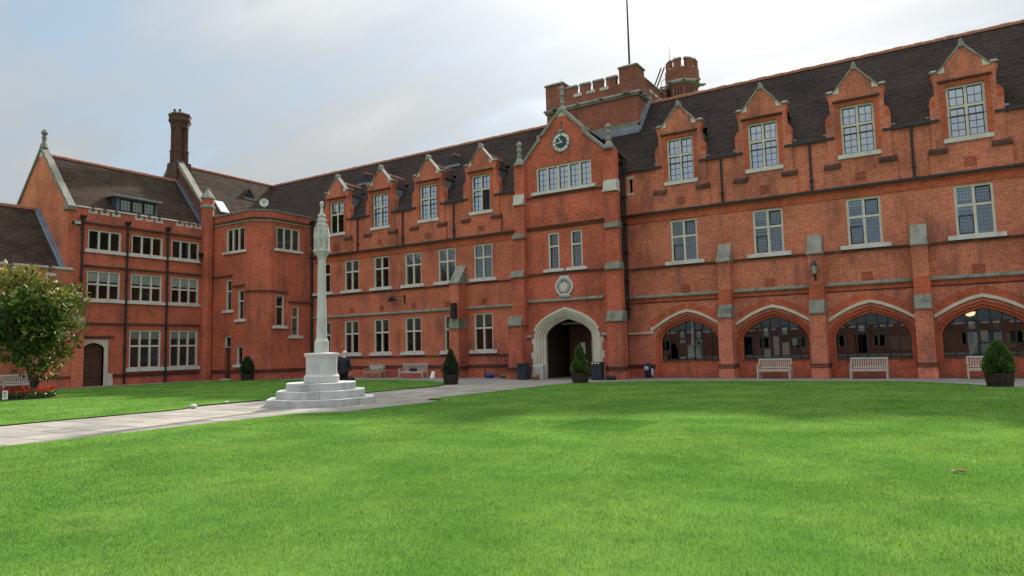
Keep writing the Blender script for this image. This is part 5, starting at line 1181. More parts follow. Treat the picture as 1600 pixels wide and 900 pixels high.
    MB().box(vx + .02, vx + .22, vy - .6, vy + .6, zz - .2, zz - .02).build('lead_apron', M['lead'], r2)
build_block()

# ------------------------------------------------------------------ low battlemented wing at far left
BW = thing('battlemented_wing', 'low red brick wing with battlements and tiled roof behind the tree', 'building', (-48, 14, 0))
def build_low():
    F = LOWF; y0, y1 = 3.0, 21.35
    wn_ = [(18.55, 19.75, 3.0, 4.9), (14.6, 16.2, 3.0, 4.9), (10.6, 12.2, 3.0, 4.9)]
    wall_mesh(MB(), F, y0, y1, 0, 6.3, [rect(*w) for w in wn_], 0, .3).build('wall', M['brick_left_wing'], BW, fix=False)
    items = []; u = 21.3; first = True
    while u > y0 + 1:
        w = 1.08 if first else .74; items.append((u - w, u)); u -= w + .30; first = False
    merlon_wall(BW, F, y0, y1, 6.3, 6.82, 7.27, items[::-1], .34, 'brick_left_wing', 'stone_weathered')
    for w in wn_: window(BW, F, *w, 2, (), .1, .11, glass='glass_plain', sill=(.2, .2, .12), casements=False)
    st = MB(); string(st, F, y0, y1, 6.05, 6.2, .10, .5); string(st, F, y0, y1, 2.3, 2.42, .08, .5); string(st, F, y0, y1, .62, .72, .08, .5); st.build('string_course', M['brick_string'], BW)
    b = MB(); b.fbox(F, 21.32, 22.02, 0, 4.0, -.9, .10); b.fbox(F, 21.35, 21.85, 4.0, 5.6, -.9, .0); bo = b.build('buttress', M['brick_left_wing'], BW)
    MB().wedge(F, 21.28, 22.05, 3.85, 4.35, .16, .0, -.9).build('weathering', M['stone_lichen'], bo); MB().wedge(F, 21.3, 21.9, 5.5, 5.8, .08, -.1, -.9).build('weathering', M['stone_sill'], bo)
    rf = MB(); tiles(rf, (-45.4, y0, 6.42), (-45.4, y1 - .05, 6.42), (-49.75, y1 - .05, 11.45), (-49.75, y0, 11.45)); tiles(rf, (-54.2, y1 - .05, 6.4), (-54.2, y0, 6.4), (-49.75, y0, 11.45), (-49.75, y1 - .05, 11.45))
    r = rf.build('roof', M['tile_left'], BW, fix=False); ridge_tiles(MB(), (-49.75, y0, 11.45), (-49.75, y1 - .1, 11.45)).build('ridge_tiles', M['terracotta'], r)
    MB().add([(-45.35, y1 - .06, 6.5), (-49.75, y1 - .06, 11.58), (-49.75, y1 + .04, 11.62), (-45.35, y1 + .04, 6.58), (-45.5, y1 - .3, 6.5), (-49.75, y1 - .3, 11.5)], [(0, 1, 2, 3), (0, 4, 5, 1)]).build('lead_flashing', M['lead_dark'], r, fix=False)
    ins = MB(); ins.box(-48.6, -48.5, y0, y1, 0, 6.2); ins.box(-54.1, -45.4, y0, y0 + .1, 0, 6.4); ins.build('interior_wall', M['plaster'], BW)
build_low()

# ------------------------------------------------------------------ stand-in for the range opposite, added out of view for the reflections in the glass
OR = thing('opposite_stand_in', 'low stand-in brick range across the court, added to reflect in the cloister glass', 'building', (-10, -34, 0))
def build_opposite():
    F = Fr((0, -34.0, 0), (-1, 0, 0), (0, 1, 0))
    u0, u1 = -24.0, 54.0; wins = [rect(u, u + 1.5, 1.0, 2.6) for u in range(-22, 52, 5)] + [rect(u + 2.3, u + 3.7, 0.0, 2.7) for u in range(-22, 48, 15)]
    wall_mesh(MB(), F, u0, u1, 0, 3.5, wins, 0, .3).build('wall', M['brick_dark'], OR, fix=False)
    for u in range(-22, 52, 5): window(OR, F, u, u + 1.5, 1.0, 2.6, 2, (), .1, .1, glass='glass_dark', frame='stone_lichen', sill=None, casements=False)
    merlon_wall(OR, F, u0, u1, 3.5, 3.75, 4.2, [(u, u + .9) for u in np.arange(u0 + .2, u1 - 1, 3.0)], .4, 'brick_dark')
    MB().box(-54, 24, -42, -34.4, 3.3, 3.45).build('flat_roof', M['lead_dark'], OR); MB().box(-54, 24, -42.1, -42, 0, 3.4).build('rear_wall', M['brick_dark'], OR)
build_opposite()

# ------------------------------------------------------------------ ground, paving, path, lawns
def struct(name, mb, m, fix=False): return tag(mb.build(name, M[m], None, fix=fix), kind='structure')
struct('ground', MB().quad((-900, -900, -.12), (900, -900, -.12), (900, 900, -.12), (-900, 900, -.12)), 'grass')
struct('pavement', MB().box(-54, 24, -34, 39.5, -.11, 0.0), 'paving', True)
PATH = struct('path', MB().box(-20.75, -15.55, -10, 31.2, .002, .008), 'joint', True)
ccx, ccy = -17.92, 16.34
def apron(r): return [(ccx + r * math.cos(R_(22.5 + 45 * k)), ccy + r * math.sin(R_(22.5 + 45 * k))) for k in range(8)]
AP = apron(3.75)
mb = MB(); mb.add([(x, y, .004) for x, y in AP] + [(x, y, .0095) for x, y in AP], [tuple(range(8))[::-1], tuple(range(8, 16))] + [(i, (i + 1) % 8, 8 + (i + 1) % 8, 8 + i) for i in range(8)])
mb.build('path_apron', M['slab'], PATH)
slab_cache = {}
def slab_mesh(w, l):
    k = (round(w, 2), round(l, 2))
    if k not in slab_cache:
        m = MB(); a, b = k[0] / 2, k[1] / 2; e = .012
        m.add([(-a, -b, 0), (a, -b, 0), (a, b, 0), (-a, b, 0), (-a + e, -b + e, .014), (a - e, -b + e, .014), (a - e, b - e, .014), (-a + e, b - e, .014)], [(0, 1, 5, 4), (1, 2, 6, 5), (2, 3, 7, 6), (3, 0, 4, 7), (4, 5, 6, 7)])
        me = bpy.data.meshes.new('paving_slab'); me.from_pydata([tuple(q) for q in m.v], [], m.f); me.materials.append(M['slab']); slab_cache[k] = me
    return slab_cache[k]
y = 3.2; row = 0; cnt = 0
while y < 30.9 and cnt < 300:
    dpt = (0.75, 0.9, 0.6, 0.9)[row % 4]; x = -20.72; sh = (0.0, .35, .15, .5)[row % 4]; first = True
    while x < -15.6:
        w = random.choice((.75, .9, 1.05, 1.2, .6)) if not first else .6 + sh; first = False
        w = round(min(w, -15.58 - x), 2)
        if w > .12:
            o = bpy.data.objects.new('paving_slab', slab_mesh(w - .015, dpt - .015)); COL.objects.link(o); o.parent = PATH
            o.location = (x + w / 2, y + dpt / 2, .006 + random.uniform(-.002, .004)); o.rotation_euler = (random.uniform(-.003, .003), random.uniform(-.003, .003), 0); cnt += 1
        x += w
    y += dpt; row += 1

def curve(pts, n=6):
    """round a polyline's marked corners a little"""
    return pts
apR = [(x, y) for x, y in AP if x > -15.55]
lawn_r = [(-15.55, -14.0)] + [(-15.55, 13.1), (-14.55, 14.2), (-14.45, 18.2), (-14.75, 18.75), (-15.5, 18.95), (-15.55, 27.6), (-15.35, 28.9), (-14.7, 29.9), (-13.6, 30.7), (-12.2, 31.4), (-10.8, 31.75), (-3.2, 31.95), (-1.8, 31.8), (-.9, 31.2), (.2, 30.1), (1.3, 28.6), (2.6, 27.2), (4.0, 25.8), (4.8, 24.3), (5.0, 22.0), (5.0, -14.0)]
lawn_l = [(-20.8, -14.0), (-43.0, -14.0), (-43.0, 28.3), (-42.6, 29.6), (-41.6, 30.5), (-40.2, 31.2), (-38.5, 31.5), (-27.5, 31.4), (-25.2, 30.8), (-23.3, 29.7), (-21.8, 28.2), (-20.95, 26.3), (-20.8, 19.4), (-21.75, 18.1), (-21.75, 14.4), (-20.8, 13.1)][::-1]
LZ = .045
def tri_fill(poly, z):
    bm = bmesh.new(); vs = [bm.verts.new((x, y, z)) for x, y in poly]; es = [bm.edges.new((vs[i], vs[(i + 1) % len(vs)])) for i in range(len(vs))]
    bmesh.ops.triangle_fill(bm, edges=es, use_beauty=True, use_dissolve=False)
    for f in bm.faces:
        if f.normal.z < 0: f.normal_flip()
    me = bpy.data.meshes.new('lawn'); bm.to_mesh(me); bm.free(); return me
LAWNS = []
for poly in (lawn_r, lawn_l):
    me = tri_fill(poly, LZ); o = link_mesh('lawn', me, M['grass']); o['kind'] = 'structure'; LAWNS.append(o)
    e = MB()
    for i in range(len(poly)):
        (xa, ya), (xb, yb) = poly[i], poly[(i + 1) % len(poly)]; e.quad((xa, ya, -.02), (xb, yb, -.02), (xb, yb, LZ), (xa, ya, LZ))
    e.build('turf_edge', M['soil'], o, fix=False)
def inside(px, py, poly):
    r = np.zeros(len(px), bool); n = len(poly)
    for i in range(n):
        (x1, y1), (x2, y2) = poly[i], poly[(i + 1) % n]
        if y1 == y2: continue
        c = ((y1 > py) != (y2 > py)) & (px < (x2 - x1) * (py - y1) / (y2 - y1) + x1); r ^= c
    return r
def blades_mesh(name, px, py, hgt, wid, m, z0, parent=None):
    n = len(px); a = rng.uniform(0, 2 * np.pi, n); lean = rng.uniform(.15, .95, n) * hgt; la = rng.uniform(0, 2 * np.pi, n)
    v = np.zeros((n, 3, 3), np.float32)
    v[:, 0] = np.stack([px - np.cos(a) * wid / 2, py - np.sin(a) * wid / 2, np.full(n, z0)], 1)
    v[:, 1] = np.stack([px + np.cos(a) * wid / 2, py + np.sin(a) * wid / 2, np.full(n, z0)], 1)
    v[:, 2] = np.stack([px + np.cos(la) * lean, py + np.sin(la) * lean, z0 + hgt], 1)
    me = bpy.data.meshes.new(name); me.vertices.add(3 * n); me.loops.add(3 * n); me.polygons.add(n)
    me.vertices.foreach_set('co', v.reshape(-1)); me.loops.foreach_set('vertex_index', np.arange(3 * n, dtype=np.int32)); me.polygons.foreach_set('loop_start', np.arange(0, 3 * n, 3, dtype=np.int32))
    at = me.attributes.new('tint', 'FLOAT', 'POINT'); at.data.foreach_set('value', np.repeat(rng.beta(2.2, 1.8, n), 3).astype(np.float32))
    me.update(calc_edges=True); me.validate()
    o = bpy.data.objects.new(name, me); COL.objects.link(o); me.materials.append(m); o['kind'] = 'stuff'
    return o
def sow(poly, zones):
    X, Y, Hh, W = [], [], [], []
    for (x0, x1, y0, y1, dens, h, w) in zones:
        n = int((x1 - x0) * (y1 - y0) * dens); px = rng.uniform(x0, x1, n); py = rng.uniform(y0, y1, n)
        # keep within the view wedge plus a margin of a few metres, and patchy cover
        ux, uy = -.5348, .845; along = px * ux + py * uy; side = px * uy - py * ux
        k = inside(px, py, poly) & (along > 2.0) & (np.abs(side) < along * .80 + 3.5)
        patch = np.sin(px * 1.7 + np.sin(py * 1.1) * 2) * np.sin(py * 1.3 + px * .6) * .25 + .8
        k &= rng.uniform(0, 1, n) < patch
        X.append(px[k]); Y.append(py[k]); q = k.sum(); Hh.append(h * rng.uniform(.5, 1.25, q)); W.append(w * rng.uniform(.6, 1.3, q))
    return map(np.concatenate, (X, Y, Hh, W))
zr = []
for i in range(-16, 6, 2):
    for j in range(2, 32, 2):
        d = math.hypot(i + 1, j + 1)
        if d < 7: q = (3600, .030, .0045)
        elif d < 10: q = (2600, .030, .0055)
        elif d < 15: q = (1500, .028, .008)
        elif d < 22: q = (650, .026, .012)
        else: q = (300, .025, .018)
        zr.append((i, i + 2, j, j + 2, *q))
px, py, hh, ww = sow(lawn_r, zr)
g1 = blades_mesh('lawn_grass', px, py, hh, ww, M['grass_blades'], LZ - .002); g1['label'] = 'mown green grass of the large front lawn'; g1['category'] = 'grass'
px, py, hh, ww = sow(lawn_l, [(-43, -20.8, 2, 32, 220, .028, .02)])
g2 = blades_mesh('lawn_grass', px, py, hh, ww, M['grass_blades'], LZ - .002); g2['label'] = 'mown green grass of the lawn left of the path'; g2['category'] = 'grass'

# ------------------------------------------------------------------ memorial cross
MC = thing('memorial_cross', 'white stone memorial column with carved lantern on three octagonal steps', 'memorial', (ccx, ccy, 0))
def build_cross():
    c = (ccx, ccy, 0); ph = R_(22.5); rs_ = random.Random(3)
    for k, (r, z0, z1) in enumerate(((1.835, .0, .245), (1.51, .246, .49), (1.19, .491, .73))):
        s = MB().lathe(c, [(r - .05, z0 + .0), (r - .05, z1 - .012)], 8, ph).build('step', M['stone_step'], MC)
        ri = r - .42
        for f in range(8):
            P0, P1 = [Vector((math.cos(ph + (f + q) * math.pi / 4), math.sin(ph + (f + q) * math.pi / 4), 0)) for q in (0, 1)]
            nst = 2 if k < 2 else 1
            for j in range(nst):
                ta, tb = (j + .003) / nst, (j + .997) / nst; A_, B_ = P0.lerp(P1, ta), P0.lerp(P1, tb); dz_ = rs_.uniform(-.004, .004)
                C_ = Vector((ccx, ccy, 0)); quad_ = [C_ + A_ * r, C_ + B_ * r, C_ + B_ * ri, C_ + A_ * ri]
                MB().add([q + Vector((0, 0, z0 + .002)) for q in quad_] + [q + Vector((0, 0, z1 + dz_)) for q in quad_], [(3, 2, 1, 0), (4, 5, 6, 7), (0, 1, 5, 4), (1, 2, 6, 5), (2, 3, 7, 6), (3, 0, 4, 7)]).build('stone', M['stone_step'], s, bevel=.012)
    MB().lathe(c, [(.605, .731), (.605, .93), (.57, .965), (.55, .99)], 8, ph).build('plinth', M['stone_white'], MC, bevel=.008)
    MB().lathe(c, [(.545, .99), (.535, 1.03), (.535, 1.56)], 8, ph).build('pedestal', M['stone_white'], MC)
    MB().lathe(c, [(.535, 1.555), (.56, 1.58), (.60, 1.63), (.605, 1.665), (.59, 1.69), (.30, 1.71)], 8, ph).build('cornice', M['stone_white'], MC)
    MB().lathe(c, [(.245, 1.70), (.245, 2.06), (.235, 2.09), (.185, 2.18)], 8, ph).build('shaft_base', M['stone_white'], MC)
    MB().lathe(c, [(.185, 2.178), (.1675, 2.895), (.163, 2.90), (.1665, 2.905), (.1495, 3.595), (.145, 3.60), (.149, 3.605), (.1405, 4.195), (.136, 4.2), (.140, 4.205), (.13, 4.86)], 8, ph).build('shaft', M['stone_white'], MC)
    MB().lathe(c, [(.13, 4.855), (.15, 4.88), (.15, 4.91), (.17, 4.95), (.26, 5.06), (.30, 5.10), (.30, 5.16), (.22, 5.20)], 8, ph).build('capital', M['stone_white'], MC, bevel=.006)
    ln = MB(); ln.lathe(c, [(.215, 5.19), (.215, 5.62), (.205, 5.66)], 8, ph); lo = ln.build('lantern', M['stone_white'], MC)
    for k in range(8):
        a = ph + k * math.pi / 4; p = Vector((ccx + .225 * math.cos(a), ccy + .225 * math.sin(a), 0))
        MB().lathe(p, [(.045, 5.19), (.042, 5.58), (.055, 5.60), (.05, 5.70), (.03, 5.85), (.006, 5.98)], 6).build('pinnacle', M['stone_white'], lo)
        b = a + math.pi / 8; n = Vector((math.cos(b), math.sin(b), 0)); ap = .215 * math.cos(math.pi / 8); F = Fr(Vector((ccx, ccy, 0)) + n * ap, (-n.y, n.x, 0), n)
        MB().prism(F, [(-.075, 5.50), (.075, 5.50), (.075, 5.56), (0, 5.80), (-.075, 5.56)], -.03, .03).build('gablet', M['stone_white'], lo)
        MB().prism(F, [(-.04, 5.24), (.04, 5.24), (.04, 5.46), (0, 5.54), (-.04, 5.46)], -.02, .004).build('niche', M['stone_step'], lo)
    sp = MB().lathe(c, [(.215, 5.62), (.195, 5.80), (.135, 6.1), (.06, 6.48), (.045, 6.52)], 8, ph).build('spirelet', M['stone_white'], MC)
    for k in range(8):
        a = ph + k * math.pi / 4
        for t in (.12, .34, .56, .78):
            r = .21 - .14 * t; z = 5.76 + .72 * t; p = Vector((ccx + r * math.cos(a), ccy + r * math.sin(a), z))
            MB().lathe(p, [(.012, -.045), (.038, 0), (.034, .035), (.006, .075)], 6).build('crocket', M['stone_white'], sp)
    MB().lathe(c, [(.045, 6.50), (.06, 6.53), (.045, 6.56), (.04, 6.66), (.058, 6.69), (.075, 6.76), (.065, 6.81), (.02, 6.84)], 8, ph).build('finial', M['stone_white'], MC)
build_cross()

# ------------------------------------------------------------------ benches
def make_bench(label, width, mat, curved=False, n_back=14):
    t = thing('garden_bench', label, 'bench', (0, 0, 0), 'wooden garden benches along the walls')
    w = width / 2; m = M[mat]
    def part(name, *boxes, bevel=.006):
        mb = MB()
        for b in boxes: mb.box(*b)
        return mb.build(name, m, t, bevel=bevel)
    for s in (-1, 1):
        a, b = sorted((s * (w - .07), s * w))
        part('leg', (a, b, -.28, -.21, 0, .62)); part('leg', (a, b, .21, .28, 0, .94)); a2, b2 = sorted((s * (w - .09), s * (w + .01))); part('armrest', (a2, b2, -.32, .21, .62, .66)); part('side_rail', (a, b, -.21, .21, .34, .42))
    part('seat_rail', (-w + .07, w - .07, -.27, -.235, .33, .41)); part('seat_rail', (-w + .07, w - .07, .225, .26, .33, .41))
    me = None
    for k in range(5):
        y = -.27 + k * .098
        if me is None: o = part('seat_slat', (-w + .02, w - .02, y, y + .08, .411, .435), bevel=0); me = o.data; y_first = y
        else:
            o = bpy.data.objects.new('seat_slat', me); COL.objects.link(o); o.parent = t; o.location = (0, y - y_first, 0)
    part('top_rail', (-w + .07, w - .07, .215, .265, .86, .94)); part('back_rail', (-w + .07, w - .07, .215, .265, .47, .53))
    me = None
    for k in range(n_back):
        x = -w + .10 + (width - .2) * (k + .5) / n_back
        if me is None: o = part('back_slat', (x - .024, x + .024, .23, .25, .531, .859), bevel=0); me = o.data; x0 = x
        else:
            o = bpy.data.objects.new('back_slat', me); COL.objects.link(o); o.parent = t; o.location = (x - x0, 0, 0)
    return t
def place(o, x, y, rz, z=0.0): o.location = (x, y, z); o.rotation_euler = (0, 0, rz)
b1 = make_bench('pale slatted bench under the second cloister arch from the gate', 1.52, 'teak_grey'); place(b1, -7.43, 35.0, 0)
b2 = make_bench('pale slatted bench with brass plaque under the third cloister arch from the gate', 1.52, 'teak_grey'); place(b2, -3.38, 35.0, 0)
pl = MB().box(-.06, .06, .208, .2145, .875, .92); pl.build('plaque', M['brass'], b2)
b3 = make_bench('pale slatted bench half hidden behind the rightmost bush in a tub', 1.52, 'teak_grey'); place(b3, 1.05, 35.0, 0)
b4 = make_bench('short brown wooden bench beside the standing man', 1.42, 'teak_brown', n_back=12); place(b4, -32.9, 34.6, 0)
MB().box(-.60, .60, .20, .214, .54, .85).build('back_panel', M['teak_grey'], b4)
b5 = make_bench('long grey bench with a dark bag on it, left of the gate', 2.0, 'teak_grey', n_back=18); place(b5, -29.55, 34.6, 0)
b6 = make_bench('grey bench half hidden behind the tree at far left', 1.52, 'teak_grey'); place(b6, -44.5, 18.3, R_(-90) + math.pi)
bg = thing('shoulder_bag', 'dark blue bag lying on the long grey bench', 'bag', (-29.5, 34.55, .436))
def blob(name, parent, c, rx, ry, rz, m, seed=0, n=14, flat=True):
    r_ = random.Random(seed); mb = MB(); prof = []
    for i in range(9):
        t = i / 8; a = -math.pi / 2 + math.pi * t; prof.append((max(.01, math.cos(a)) ** .6, (math.sin(a) + 1) / 2))
    b = 0; vs = []; fs = []
    for i, (r, z) in enumerate(prof):
        for k in range(n):
            a = 2 * math.pi * k / n; q = r * (1 + r_.uniform(-.07, .07)); vs.append((c[0] + rx * q * math.cos(a), c[1] + ry * q * math.sin(a), c[2] + 2 * rz * z + r_.uniform(-.05, .05) * rz))
    for i in range(len(prof) - 1):
        for k in range(n): fs.append((i * n + k, i * n + (k + 1) % n, (i + 1) * n + (k + 1) % n, (i + 1) * n + k))
    fs.append(tuple(range(n))[::-1]); fs.append(tuple((len(prof) - 1) * n + k for k in range(n)))
    return mb.add(vs, fs).build(name, M[m], parent, smooth=True)
blob('body', bg, (-29.5, 34.55, .436), .34, .14, .10, 'bag_navy', 3)
MB().tube([(-29.75, 34.5, .6), (-29.5, 34.42, .70), (-29.25, 34.5, .6)], .014, 6).build('strap', M['bag_black'], bg)

# ------------------------------------------------------------------ leaves
def leaf_mesh(name, P, D, Nn, ln, wd, tint, m, parent):
    n = len(P); P = P - np.array(OFF.get(parent, Vector()))
    S = np.cross(D, Nn); S /= np.linalg.norm(S, axis=1, keepdims=True) + 1e-9
    L = ln[:, None]; W = wd[:, None]
    base = P; tip = P + D * L; l = P + D * L * .45 + S * W / 2 - Nn * L * .05; r = P + D * L * .45 - S * W / 2 - Nn * L * .05
    v = np.stack([base, r, tip, l], 1).astype(np.float32)
    me = bpy.data.meshes.new(name); me.vertices.add(4 * n); me.loops.add(4 * n); me.polygons.add(n)
    me.vertices.foreach_set('co', v.reshape(-1)); me.loops.foreach_set('vertex_index', np.arange(4 * n, dtype=np.int32)); me.polygons.foreach_set('loop_start', np.arange(0, 4 * n, 4, dtype=np.int32))
    at = me.attributes.new('tint', 'FLOAT', 'POINT'); at.data.foreach_set('value', np.repeat(np.clip(tint, 0, 1), 4).astype(np.float32))
    me.update(calc_edges=True); me.validate()
    o = bpy.data.objects.new(name, me); COL.objects.link(o); me.materials.append(m)
    if parent is not None: o.parent = parent; OFF[o] = OFF.get(parent, Vector())
    return o
def unit(a): return a / (np.linalg.norm(a, axis=1, keepdims=True) + 1e-9)

TR = thing('magnolia_tree', 'bushy evergreen tree with glossy leaves at the left edge of the lawn', 'tree', (-34.6, 14.9, 0))
def build_tree():
    base = Vector((-34.6, 14.9, LZ)); rr = random.Random(5); tr = MB(); tips = []
    def limb(p, d, L, r, depth):
        pts = [p]; q = Vector(p); dd = Vector(d)
        for k in range(4):
            dd = (dd + Vector((rr.uniform(-.18, .18), rr.uniform(-.18, .18), .06))).normalized(); q = q + dd * L / 4; pts.append(Vector(q))
        tr.tube(pts, [r * (1 - .16 * i) for i in range(5)], 6)
        if depth == 0: tips.append((pts[-1], dd)); tips.append((pts[3], dd)); return
        for k in range(3 if depth > 1 else 4):
            s = rr.choice(pts[2:]); nd = (dd + Vector((rr.uniform(-1, 1), rr.uniform(-1, 1), rr.uniform(-.25, .55)))).normalized(); limb(s, nd, L * rr.uniform(.55, .8), r * .5, depth - 1)
        tips.append((pts[-1], dd))
    tr.tube([base + Vector((0, 0, -.1)), base + Vector((.02, .01, .35)), base + Vector((.0, .02, .8))], [.13, .105, .09], 8)
    for k in range(7):
        a = 2 * math.pi * k / 7 + .4; limb(base + Vector((.03 * math.cos(a), .03 * math.sin(a), .25 + .08 * (k % 4))), (.34 * math.cos(a), .34 * math.sin(a), 1), rr.uniform(1.9, 2.6), .055, 2)
    tr.build('trunk', M['bark'], TR)
    # clumps of leaves through the crown, uneven in outline
    P, D, T = [], [], []
    clumps = []
    cen = np.array([base.x, base.y, 3.4])
    for (p, d) in tips: clumps.append((np.array(p), rr.uniform(.28, .5)))
    n0 = 0
    while n0 < 135:
        q = np.array([rr.uniform(-1, 1), rr.uniform(-1, 1), rr.uniform(-1, 1)]); l = np.linalg.norm(q)
        if l > 1 or l < .35: continue
        az = math.atan2(q[1], q[0]); bump_ = 1 + .2 * math.sin(3 * az + 1 + 2 * q[2]) + .17 * math.sin(5 * az + q[2] * 5)
        zz = q[2] * 2.3; wid = 1.85 * bump_ * (1.0 if q[2] > -.35 else 1.0 + (q[2] + .35) * .65)
        pos = cen + np.array([q[0] * wid, q[1] * wid, zz]) + np.array([rr.gauss(0, .16), rr.gauss(0, .16), rr.gauss(0, .14)]); clumps.append((pos, rr.choice((.2, .28, .36, .5)))); n0 += 1
    for pos, r in clumps:
        if math.hypot(pos[0] - cen[0], pos[1] - cen[1]) > 2.25 or pos[2] > 5.7 or pos[2] < .9: continue
        n = int(40 * (r / .4) ** 2); u = unit(rng.normal(size=(n, 3))); rad = r * rng.uniform(.35, 1, n) ** .6
        p = pos + u * rad[:, None] * np.array([1, 1, .8]); P.append(p); D.append(unit(u + np.array([0, 0, .35]) + rng.normal(size=(n, 3)) * .45))
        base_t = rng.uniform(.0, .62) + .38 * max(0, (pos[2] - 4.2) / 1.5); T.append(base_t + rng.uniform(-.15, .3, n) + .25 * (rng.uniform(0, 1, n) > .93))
    P, D, T = np.concatenate(P), np.concatenate(D), np.concatenate(T); n = len(P)
    N_ = unit(np.cross(D, rng.normal(size=(n, 3)))); N_[N_[:, 2] < 0] *= -1
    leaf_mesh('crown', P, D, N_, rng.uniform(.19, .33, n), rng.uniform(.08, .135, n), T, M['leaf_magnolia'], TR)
build_tree()
FB = thing('flower_bed', 'round bed of red flowers at the foot of the tree', 'flower bed', (-34.4, 14.7, 0))
def build_bed():
    c = np.array([-34.35, 14.6, LZ]); R = 1.05
    MB().lathe(tuple(c), [(R, 0), (R * .98, .04), (R * .6, .09), (.01, .11)], 24).build('soil', M['soil'], FB)
    n = 2600; a = rng.uniform(0, 2 * np.pi, n); r = R * np.sqrt(rng.uniform(.08, 1, n)); P = c + np.stack([r * np.cos(a), r * np.sin(a), rng.uniform(.03, .24, n)], 1); D = unit(rng.normal(size=(n, 3)) + [0, 0, .7]); N_ = unit(np.cross(D, rng.normal(size=(n, 3))))
    leaf_mesh('foliage', P, D, N_, rng.uniform(.06, .12, n), rng.uniform(.04, .07, n), rng.uniform(0, 1, n), M['leaf_bed'], FB)
    hs = 52; ha = rng.uniform(0, 2 * np.pi, hs); hr = R * np.sqrt(rng.uniform(.1, .95, hs)); P, D = [], []
    for i in range(hs):
        h = c + np.array([hr[i] * math.cos(ha[i]), hr[i] * math.sin(ha[i]), rng.uniform(.26, .42)]); k = 26; u = unit(rng.normal(size=(k, 3)) + [0, 0, .3]); P.append(h + u * .05); D.append(u)
    P, D = np.concatenate(P), np.concatenate(D); n = len(P); N_ = unit(np.cross(D, rng.normal(size=(n, 3))))
    leaf_mesh('blossom', P, D, N_, rng.uniform(.04, .07, n), rng.uniform(.04, .06, n), rng.uniform(0, 1, n), M['petal_red'], FB)
build_bed()
SG = thing('garden_sign', 'small white upright notice in the grass beside the flower bed', 'sign', (-33.45, 13.35, LZ))
q = Fr((-33.45, 13.35, 0), (.84, .54, 0), (.54, -.84, 0))
MB().fbox(q, -.11, .11, .10, .46, -.012, .012).build('panel', M['white_board'], SG, bevel=.006); MB().fbox(q, -.02, .02, LZ - .02, .10, -.02, .02).build('post', M['iron'], SG)
MB().fbox(q, -.05, .05, .34, .40, .0125, .0145).fbox(q, -.07, .07, .26, .275, .0125, .0145).fbox(q, -.07, .07, .21, .225, .0125, .0145).build('print', M['iron'], SG)

# ------------------------------------------------------------------ clipped bushes in half barrels
def planter(name_label, x, y, prof, leaf, n_leaf=5200, tub=(.36, .425, .50), lumps=0.05, seed=1):
    t = thing('potted_topiary', name_label, 'potted shrub', (x, y, 0), 'clipped bushes in half barrels')
    rb, rt, h = tub; ns = 16
    for k in range(ns):
        a0, a1 = 2 * math.pi * (k + .03) / ns, 2 * math.pi * (k + .97) / ns; vs = []
        for r, z in ((rb, .0), ((rb + rt) / 2 + .015, h * .5), (rt, h)):
            for rr_ in (r, r - .03):
                for a in (a0, a1): vs.append((x + rr_ * math.cos(a), y + rr_ * math.sin(a), z + (.006 * math.sin(k * 2.3) if z == h else 0)))
        f = []
        for i in (0, 4):
            f += [(i, i + 1, i + 5, i + 4), (i + 2, i + 6, i + 7, i + 3), (i, i + 4, i + 6, i + 2), (i + 1, i + 3, i + 7, i + 5)]
        f += [(0, 2, 3, 1), (8, 9, 11, 10)]
        MB().add(vs, f).build('stave', M['barrel'], t)
    for z, e in ((.08, .004), (h * .40, .006), (h - .07, .006)):
        r = rb + (rt - rb) * z / h + .012 + e; MB().lathe((x, y, 0), [(r - .02, z - .022), (r, z - .022), (r + .002, z + .022), (r - .02, z + .022)], 28).build('hoop', M['barrel_hoop'], t)
    MB().lathe((x, y, 0), [(rt - .03, h - .08), (.02, h - .05)], 16).build('soil', M['soil'], t)
    MB().lathe((x, y, 0), [(r * .80, z) for r, z in prof], 14).build('shade_core', M['leaf_core'], t, smooth=True)  # solid near-black core put in for the shade between the leaves
    zs = np.array([p[1] for p in prof]); rs = np.array([p[0] for p in prof]); z = rng.uniform(zs[0], zs[-1], n_leaf * 3); r = np.interp(z, zs, rs); k = rng.uniform(0, rs.max(), len(z)) < r + .04; z, r = z[k][:n_leaf], r[k][:n_leaf]; n = len(z)
    a = rng.uniform(0, 2 * np.pi, n); bump_ = 1 + lumps * (np.sin(3 * a + z * 9 + seed) + np.sin(5 * a - z * 13 + 2 * seed) * .8 + np.sin(9 * a + z * 21) * .5); rr2 = r * bump_ * rng.uniform(.82, 1.04, n)
    P = np.stack([x + rr2 * np.cos(a), y + rr2 * np.sin(a), z], 1); o = np.stack([np.cos(a), np.sin(a), np.full(n, .35)], 1)
    D = unit(o + rng.normal(size=(n, 3)) * .6); N_ = unit(np.cross(D, rng.normal(size=(n, 3))))
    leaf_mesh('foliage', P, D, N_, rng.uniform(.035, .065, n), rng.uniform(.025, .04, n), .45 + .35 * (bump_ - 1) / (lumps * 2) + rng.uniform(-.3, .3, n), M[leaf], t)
    return t
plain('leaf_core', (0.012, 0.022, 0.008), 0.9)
egg = [(.18, .44), (.38, .52), (.46, .70), (.44, .95), (.34, 1.25), (.20, 1.50), (.06, 1.66)]
cone = [(.22, .48), (.38, .56), (.405, .72), (.36, .95), (.26, 1.22), (.15, 1.5), (.05, 1.76)]
spire = [(.22, .46), (.39, .55), (.40, .72), (.33, .95), (.235, 1.15), (.20, 1.3), (.185, 1.5), (.13, 1.68), (.04, 1.80)]
dome = [(.24, .46), (.43, .54), (.455, .72), (.40, .98), (.29, 1.24), (.16, 1.46), (.05, 1.57)]
planter('dark egg-shaped bush in a half barrel before the canted stair block', -40.45, 30.35, egg, 'leaf_box_dark', 5000, (.38, .45, .46), .04, 1)
